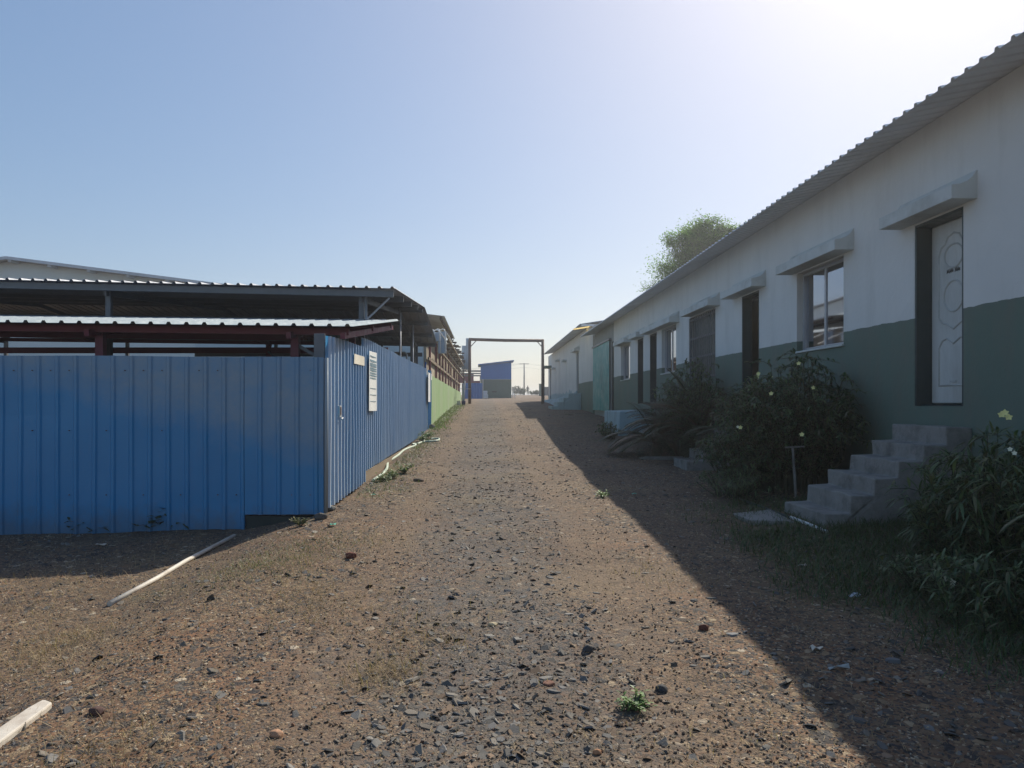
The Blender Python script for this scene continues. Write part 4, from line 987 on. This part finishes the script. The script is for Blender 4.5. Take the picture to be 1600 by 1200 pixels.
# dry straw and grass blades
def blades(name, label, n, area, L, w, cols, mat, lean=1.2, y_log=True):
    b = MB(); k = 0; random.seed(len(name) + n)
    while k < n:
        x, y = area()
        if x < FX + .03 and y > FY - .1: continue
        k += 1; p = Vector((x, y, gnd(x, y) + .004)); a = random.uniform(0, 6.28); le = random.uniform(.3, 1) * L; ln = random.uniform(.3, lean)
        d = Vector((math.cos(a) * math.sin(ln), math.sin(a) * math.sin(ln), math.cos(ln))); s_ = Vector((-math.sin(a), math.cos(a), 0)) * w * random.uniform(.6, 1.3)
        m_ = p + d * le * .55; e = p + d * le + Vector((math.cos(a), math.sin(a), -.5)) * le * .2; i = len(b.v)
        b.v += [tuple(p - s_), tuple(p + s_), tuple(m_ + s_ * .8), tuple(m_ - s_ * .8), tuple(e)]; b.f += [(i, i + 1, i + 2, i + 3), (i + 3, i + 2, i + 4)]
        c = sc(random.choice(cols), random.uniform(.7, 1.25)); b.c += [c] * 5
    o = b.build(name, MT[mat]); return tag(o, label, kind='stuff')
STRAW = [(.42, .32, .19), (.34, .25, .14), (.48, .36, .22), (.28, .17, .09)]
def near_area():
    while True:
        y = 2.7 * (12 / 2.7) ** random.random(); x = wx(y)
        if random.random() < .25 + .9 * max(0, noise.noise(Vector((x * .7, y * .7, 17)))) + (.3 if x < -1.2 else 0): return x, y
blades('dry_grass', 'dry straw lying over the gravel', 17000, near_area, .06, .0011, STRAW, 'straw', 1.55)
def tuft_area():
    cx, cy, r = random.choice(TUFTS); return random.gauss(cx, r), random.gauss(cy, r)
TUFTS = [(*gp(px, py)[:2], r) for px, py, r in ((40, 1040, .22), (90, 1010, .15), (170, 1180, .2), (480, 930, .3), (500, 960, .25), (600, 1055, .12), (380, 900, .35), (660, 1000, .2), (120, 905, .4), (30, 960, .3), (560, 850, .35), (1030, 900, .3), (450, 880, .3))]
blades('dry_grass', 'clumps of longer dry grass at the left of the road', 5200, tuft_area, .13, .0012, STRAW, 'straw', 1.5)
GREENS = [(.065, .115, .04), (.09, .13, .045), (.055, .095, .04), (.11, .12, .055)]
def shade_area():
    while True:
        y = random.uniform(3.6, 9.5); x = random.uniform(1.9 + .0 * y, 4.9)
        d = sstep(2.1, 3.3, x + .5 * noise.noise(Vector((x, y, 4)))) * (.35 if y > 7.6 else 1)
        if random.random() < d: return x, y
blades('grass', 'dark green ground cover in the shade below the oleander', 26000, shade_area, .15, .0035, GREENS, 'leaf', 1.35)
def foot_area():
    y = random.uniform(24, 48); return GX + .05 + abs(random.gauss(0, .24)) * (1 + .3 * noise.noise(Vector((0, y, 0)))), y
blades('grass', 'bright green weeds along the foot of the green wall', 4200, foot_area, .15, .010, [(.13, .20, .05), (.17, .25, .06), (.10, .16, .05), (.16, .15, .06)], 'leaf', 1.2)
def edge_area():
    y = random.uniform(10, 24); x = FX + .1 + abs(random.gauss(0, .28)); 
    return x, y
blades('grass', 'thin weeds along the foot of the blue fence', 2200, edge_area, .10, .004, [(.10, .15, .05), (.14, .17, .06), (.2, .17, .08)], 'leaf', 1.3)
def patch_area():
    cx, cy, r = random.choice(PATCH); return random.gauss(cx, r), random.gauss(cy, r)
PATCH = [(*gp(px, py)[:2], r) for px, py, r in ((430, 870, .3), (500, 850, .3), (400, 890, .25), (1000, 690, .5), (960, 690, .4))]
blades('grass', 'sparse short green grass among the gravel', 3000, patch_area, .05, .002, [(.10, .14, .05), (.14, .16, .06)], 'leaf', 1.4)

# ------------------------------------------------------------------ plants
def rdir(up=.2): 
    a = random.uniform(0, 6.283); z = random.uniform(up - .6, up + .7); return Vector((math.cos(a), math.sin(a), z)).normalized()
def flower(par, p, mat, s=.03, name='flower'):
    b = MB(); n = 5; face = Vector((-.5, -.8, .3)).normalized(); u = face.cross(Vector((0, 0, 1))).normalized(); w = u.cross(face)
    for k in range(n):
        a = 2 * math.pi * k / n + .3; d = u * math.cos(a) + w * math.sin(a); t = u * -math.sin(a) + w * math.cos(a); i = len(b.v)
        b.v += [tuple(p), tuple(p + d * s * .6 - t * s * .42 + face * s * .15), tuple(p + d * s * 1.1 + face * s * .3), tuple(p + d * s * .6 + t * s * .42 + face * s * .15)]; b.f.append((i, i + 1, i + 2, i + 3))
    b.tube([p - face * s * 1.2, p], [s * .12, s * .22], 6)
    return b.build(name, MT[mat], par)
def shrub(label, name, base, stems, H, Rx, Ry, leafL, leafW, cols, whorls=9, per=4, droop=.3, seed=0, flowers=(), fm='petal', fsize=.03, bare=.25, spread=.5):
    random.seed(seed); base = Vector(base); t = thing(name, label, 'shrub', base)
    lf = MB(); st = MB()
    for k in range(stems):
        a = random.uniform(0, 6.283); r = random.random() ** .5; h = H * random.uniform(.55, 1.05) * (1 - .35 * r * r)
        p0 = base + Vector((math.cos(a) * Rx * r * spread, math.sin(a) * Ry * r * spread, 0)); p0.z = gnd(p0.x, p0.y) - .02
        p3 = base + Vector((math.cos(a) * Rx * r, math.sin(a) * Ry * r, h))
        if p3.x > XW - .08 and base.y < 35: p3.x = XW - .08 - random.uniform(0, .15)
        if p0.x > XW - .05 and base.y < 35: p0.x = XW - .05
        p1 = p0 + Vector((0, 0, h * .45)); ja = random.uniform(0, 6.283); pk = p1.lerp(p3, .75) + Vector((0, 0, h * .10)); p3 = p3 + Vector((math.cos(ja) * .16 * H, math.sin(ja) * .16 * H, -h * random.uniform(0, .22)))
        if p3.x > XW - .08 and base.y < 35: p3.x = XW - .1
        pts = [p0, p0.lerp(p1, .6), p1.lerp(p3, .35), pk, p3]
        pts = spline(pts, 3); st.tube(pts, [.008 * (1 - .75 * i / len(pts)) for i in range(len(pts))], 5, cap=False)
        m = len(pts) - 1
        for wv in range(whorls):
            u = bare + (1 - bare) * (wv + random.random()) / whorls; i = min(m - 1, int(u * m)); p = pts[i].lerp(pts[i + 1], u * m - i)
            ax = (pts[i + 1] - pts[i]).normalized()
            for q in range(per):
                d = (rdir(.25) + ax * .7).normalized(); c = sc(random.choice(cols), random.uniform(.65, 1.35))
                pe = p + d * leafL
                if pe.x > XW - .02 and base.y < 35: d.x = -abs(d.x)
                lf.leaf(p, d, leafL * random.uniform(.6, 1.15), leafW * random.uniform(.75, 1.2), c, droop * random.uniform(.2, 1.6))
    lf.build('foliage', MT['leaf'], t); st.build('stems', MT['twig'], t)
    for p in flowers: flower(t, Vector(p), fm, fsize)
    return t
OLE = [(.10, .16, .075), (.13, .19, .085), (.075, .13, .065), (.18, .23, .11), (.06, .10, .05), (.15, .15, .075)]
BSH = [(.075, .13, .065), (.095, .155, .065), (.055, .10, .055), (.13, .18, .08), (.11, .10, .055)]
def fl(px, py, Y): return (PX(px, Y), Y, PZ(py, Y))
shrub('big oleander with narrow leaves and a pale yellow flower right of the near stairs', 'oleander', (4.25, 5.75, gnd(4.25, 5.75)), 150, 1.12, .82, 1.15, .19, .021, OLE, 12, 5, .35, 3,
      [fl(1570, 645, 5.2), fl(1576, 652, 5.25), fl(1565, 648, 5.25)], 'petal', .024, bare=.04, spread=.75)
shrub('lower oleander clump spilling over the ground beside the near stairs', 'oleander', (4.2, 6.15, gnd(4.2, 6.15)), 120, .55, .62, 1.12, .18, .020, OLE, 9, 5, .4, 4, [fl(1585, 708, 5.0), fl(1578, 702, 5.05)], 'wpetal', .016, bare=.03, spread=.8)
shrub('young oleander close under the wall at the right edge', 'oleander', (4.2, 4.3, gnd(4.2, 4.3)), 100, 1.0, .9, .9, .18, .020, OLE, 12, 5, .35, 6, bare=.04, spread=.8)
shrub('low leafy ground oleander in the shade at the lower right edge', 'oleander', (3.6, 4.7, gnd(3.6, 4.7)), 80, .38, .8, .8, .13, .016, OLE, 9, 5, .4, 9, bare=.02, spread=.9)
shrub('small creeping plant with one cream flower in the ground cover', 'creeping_plant', (PX(1482, 5.3), 5.4, gnd(PX(1482, 5.3), 5.4)), 30, .3, .45, .4, .08, .014, OLE, 5, 4, .4, 8, [fl(1479, 904, 5.0), fl(1487, 910, 5.0)], 'wpetal', .026)
shrub('leafy bush with pale yellow flowers left of the near stairs', 'flowering_bush', (4.25, 10.3, gnd(4.2, 10.3)), 300, 1.85, .95, 1.12, .11, .024, BSH, 12, 6, .3, 11,
      [fl(1205, 615, 9.5), fl(1185, 584, 9.8), fl(1248, 568, 9.8), fl(1271, 606, 9.7), fl(1253, 679, 9.0), fl(1157, 668, 9.6)], 'petal', .028)
shrub('taller back part of the flowering bush under the window', 'flowering_bush', (4.45, 11.8, gnd(4.4, 11.8)), 170, 1.75, .6, 1.0, .10, .020, BSH, 11, 5, .3, 12, [fl(1183, 589, 11.0), fl(1204, 590, 11.0)], 'petal', .036)
shrub('low green bush in front of the half hidden stairs', 'green_bush', (3.75, 10.6, gnd(3.75, 10.6)), 190, 1.0, .62, .9, .10, .022, BSH, 9, 5, .4, 13, [fl(1153, 667, 10.0)], 'wpetal', .02)
shrub('dark leafy bush under the window grille behind the palms', 'green_bush', (4.4, 15.8, gnd(4.4, 15.8)), 170, 2.1, .6, 1.5, .12, .03, BSH, 9, 5, .4, 14)
shrub('low weeds at the foot of the flowering bush', 'weed_clump', (3.3, 9.9, gnd(3.3, 9.9)), 60, .4, .55, .8, .10, .012, OLE, 6, 5, .5, 15)
shrub('pale leafy weed beside the pale blue landing', 'weed_clump', (3.45, 20.9, gnd(3.45, 20.9)), 40, .5, .35, .5, .10, .03, OLE, 6, 5, .4, 16)

def palm(label, base, n, L, seed, brown=False, H=.3):
    random.seed(seed); base = Vector(base); t = thing('palm', label, 'palm', base, )
    tr = MB(); tr.tube([base - Vector((0, 0, .1)), base + Vector((0, 0, H * .6)), base + Vector((0, 0, H))], [.13, .11, .07], 10); tr.build('trunk', MT['bark'], t)
    fr_ = MB(); rc = MB()
    for k in range(n):
        a = 2 * math.pi * (k + random.uniform(-.3, .3)) / n * 1.0 + (k // 9) * .4; el = random.uniform(.25, 1.35); l = L * random.uniform(.75, 1.1)
        d = Vector((math.cos(a) * math.cos(el), math.sin(a) * math.cos(el), math.sin(el))); pts = []; p = base + Vector((0, 0, H))
        for q in range(13):
            pts.append(p.copy()); p = p + d * l / 12; d = (d + Vector((0, 0, -.085 - .05 * random.random()))).normalized()
            if p.x > XW - .05: p.x = XW - .05
        rc.tube(pts, [.011 * (1 - .8 * i / 12) for i in range(13)], 5, cap=False)
        old = brown and random.random() < .4
        for q in range(2, 48):
            u = q / 48; i = min(11, int(u * 12)); c = pts[i].lerp(pts[i + 1], u * 12 - i); ax = (pts[i + 1] - pts[i]).normalized(); sd = ax.cross(Vector((0, 0, 1))).normalized(); up_ = sd.cross(ax)
            ll = l * .30 * math.sin(math.pi * min(1, .12 + u * .88)) ** .7 + .02
            for s_ in (-1, 1):
                dd = (sd * s_ * .8 + ax * .55 + up_ * .25).normalized()
                col = sc((.13, .085, .05) if old else random.choice([(.06, .08, .042), (.075, .095, .048), (.055, .065, .04)]), random.uniform(.7, 1.3))
                pe = c + dd * ll
                if pe.x > XW - .02: continue
                fr_.leaf(c, dd, ll, .020, col, .22)
    fr_.build('fronds', MT['leaf'], t); rc.build('frond_stems', MT['bark'], t); return t
palm('dark feathery palm nearest the pale blue landing', (4.35, 17.3, gnd(4.35, 17.3)), 36, 1.25, 31, True, .45)
palm('brownish palm with arching fronds beside the half hidden stairs', (4.35, 15.0, gnd(4.35, 15.0)), 38, 1.65, 32, True, .5)
palm('short dark palm between the two taller palms', (3.75, 16.4, gnd(3.75, 16.4)), 32, 1.3, 33, True, .25)
palm('dark palm spreading in front of the narrow dark doors', (4.45, 18.5, gnd(4.45, 18.5)), 30, 1.1, 35, True, .4)
palm('upright young palm in front of the second shed door', (4.55, 13.1, gnd(4.55, 13.1)), 16, 1.2, 34, False, .55)

def weed(label, px, py, n, L, cols, seed):
    random.seed(seed); c = gp(px, py); t = thing('weed', label, 'weed', c); lf = MB(); st = MB()
    for k in range(n):
        d = rdir(.75); h = L * random.uniform(.5, 1.1); e = c + d * h * .8; e.z = max(e.z, c.z + .01); st.tube([c - Vector((0, 0, .01)), c.lerp(e, .5) + Vector((0, 0, h * .1)), e], .0022, 4, cap=False)
        for q in range(7):
            u = .3 + .7 * q / 6; p = c.lerp(e, u) + Vector((0, 0, h * .1 * (1 - u))); lf.leaf(p, rdir(.35), L * random.uniform(.22, .42), L * .11, sc(random.choice(cols), random.uniform(.7, 1.4)), .2)
    lf.build('leaves', MT['leaf'], t); st.build('stems', MT['bark'], t)
LG = [(.13, .24, .06), (.17, .28, .08), (.10, .19, .05), (.22, .32, .12)]
weed('bright green weed growing alone in the middle of the near gravel', 990, 1110, 26, .115, LG, 41)
weed('small green weed at the shadow edge in the middle of the road', 942, 778, 16, .17, LG, 42)
weed('little weed below the pale hose left of the brown clod', 612, 748, 26, .22, [(.12, .17, .06), (.16, .2, .08)], 43)
weed('green weed at the start of the pale hose', 598, 752, 20, .22, [(.12, .17, .06), (.16, .2, .08)], 44)
weed('spreading weed on the road right of the pale hose', 632, 740, 26, .24, [(.12, .17, .06), (.16, .2, .08)], 45)
weed('green weed inside the loop of the second hose', 666, 686, 24, .35, [(.10, .17, .06), (.14, .2, .08)], 46)
weed('pale weed by the grey boulder at the end of the blue fence', 660, 690, 20, .28, [(.12, .18, .08), (.16, .2, .08)], 47)
weed('dusty grey-green weed against the shaded blue fence', 252, 826, 44, .40, [(.05, .08, .045), (.06, .09, .05)], 48)
weed('thin dark weed left of the dusty weed by the blue fence', 140, 832, 22, .30, [(.04, .06, .035), (.05, .07, .04)], 49)
weed('dry weed under the fence corner among rubble', 470, 822, 20, .16, [(.16, .15, .07), (.12, .14, .06)], 50)

def tree(label, name, base, crown_c, rad, clumps, per, leaf, cols, seed):
    random.seed(seed); base = Vector(base); t = thing(name, label, 'tree', base); C0 = Vector(crown_c); tr = MB(); lf = MB()
    fork = base.lerp(C0, .6); tr.tube([base - Vector((0, 0, .3)), base.lerp(fork, .5) + Vector((.15, 0, 0)), fork], [.26, .2, .16], 10, cap=False)
    limbs = []
    for k in range(16):
        a = 2 * math.pi * k / 16; d = Vector((math.cos(a), math.sin(a), random.uniform(.1, 1.0))).normalized(); e = C0 + Vector((d.x * rad[0], d.y * rad[1], d.z * rad[2])) * .62
        pts = spline([fork, fork.lerp(e, .5) + Vector((0, 0, .4)), e], 5); tr.tube(pts, [.09 * (1 - .75 * i / len(pts)) for i in range(len(pts))], 6, cap=False); limbs.append(pts)
    for k in range(clumps):
        d = rdir(.35); nn = .86 + .30 * noise.noise(d * 2.3 + Vector((seed, 0, 0))); r = nn * random.uniform(.45, 1.0) ** .5
        e = C0 + Vector((d.x * rad[0], d.y * rad[1], d.z * rad[2])) * r
        lp = random.choice(limbs); st_ = min((p for p in lp), key=lambda p: (p - e).length)
        for l2 in random.sample(limbs, 5):
            q = min((p for p in l2), key=lambda p: (p - e).length)
            if (q - e).length < (st_ - e).length: st_ = q
        if (st_ - e).length < 3.0 and random.random() < .45: tr.tube([st_, st_.lerp(e, .5) + Vector((0, 0, .1)), e + d * .25], [.018, .012, .004], 4, cap=False)
        spread = random.uniform(.16, .34); n_ = int(per * random.uniform(.4, 1.3)); tone = random.uniform(.75, 1.3)
        for q in range(n_):
            p = e + Vector((random.gauss(0, spread), random.gauss(0, spread), random.gauss(0, spread * .7)))
            lf.leaf(p, rdir(.1), leaf * random.uniform(.6, 1.3), leaf * .38, sc(random.choice(cols), tone * random.uniform(.7, 1.35)), .2)
        if random.random() < .10:                         # a bare shoot sticking out with few leaves
            s0 = e; e2 = e + (d + Vector((random.uniform(-.4, .4), 0, .3))).normalized() * random.uniform(.5, 1.1); tr.tube([s0, s0.lerp(e2, .5) + Vector((0, 0, .05)), e2], [.012, .009, .005], 4, cap=False)
            for q in range(18): lf.leaf(s0.lerp(e2, random.random()), rdir(.2), leaf * .7, leaf * .26, sc(random.choice(cols), 1.), .2)
    lf.build('crown', MT['tree_leaf'], t); tr.build('trunk', MT['bark'], t); return t
tree('feathery light green tree rising behind the roof of the long shed', 'thorn_tree', (14.8, 44, 1.3), (PX(1208, 44), 44, PZ(432, 44)), (7.8, 4.2, 4.55), 1900, 110, .17, [(.15, .27, .045), (.18, .30, .06), (.11, .22, .04)], 61)
for (px, w, h, sd, lab) in ((806, .9, 1.9, 71, 'tall scrubby bush on the skyline next to the blue cabin'), (811, 1.0, 1.5, 72, 'rounded bush on the skyline left of the utility pole'), (816, .9, 1.4, 73, 'bush on the skyline touching the utility pole'), (833, 1.2, .8, 74, 'low scrub on the skyline right of the person'), (840, .8, 1.0, 75, 'thin scrub on the skyline near the grey-green pillar')):
    Yb = 133.; xb0 = PX(px, Yb); shrub(lab, 'scrub_bush', (xb0, Yb, gnd(xb0, Yb)), 34, h, w, w, .22, .10, [(.09, .12, .06), (.11, .13, .07), (.075, .10, .05)], 7, 6, .3, sd)

# ------------------------------------------------------------------ thin haze in the air
b = MB(); b.box(-950, 950, -100, 3050, -16, 14.5); hz = b.build('haze', None) if False else None
me = bpy.data.meshes.new('haze'); me.from_pydata(b.v, [], b.f); hz = bpy.data.objects.new('haze', me); COL.objects.link(hz); hz['kind'] = 'stuff'
hm = bpy.data.materials.new('haze'); hm.use_nodes = True; ht = hm.node_tree; ht.nodes.clear()
vo = ht.nodes.new('ShaderNodeVolumePrincipled'); vo.inputs['Color'].default_value = (.92, .95, 1, 1); vo.inputs['Density'].default_value = HAZE; vo.inputs['Anisotropy'].default_value = .6
ho = ht.nodes.new('ShaderNodeOutputMaterial'); ht.links.new(vo.outputs[0], ho.inputs['Volume']); me.materials.append(hm)
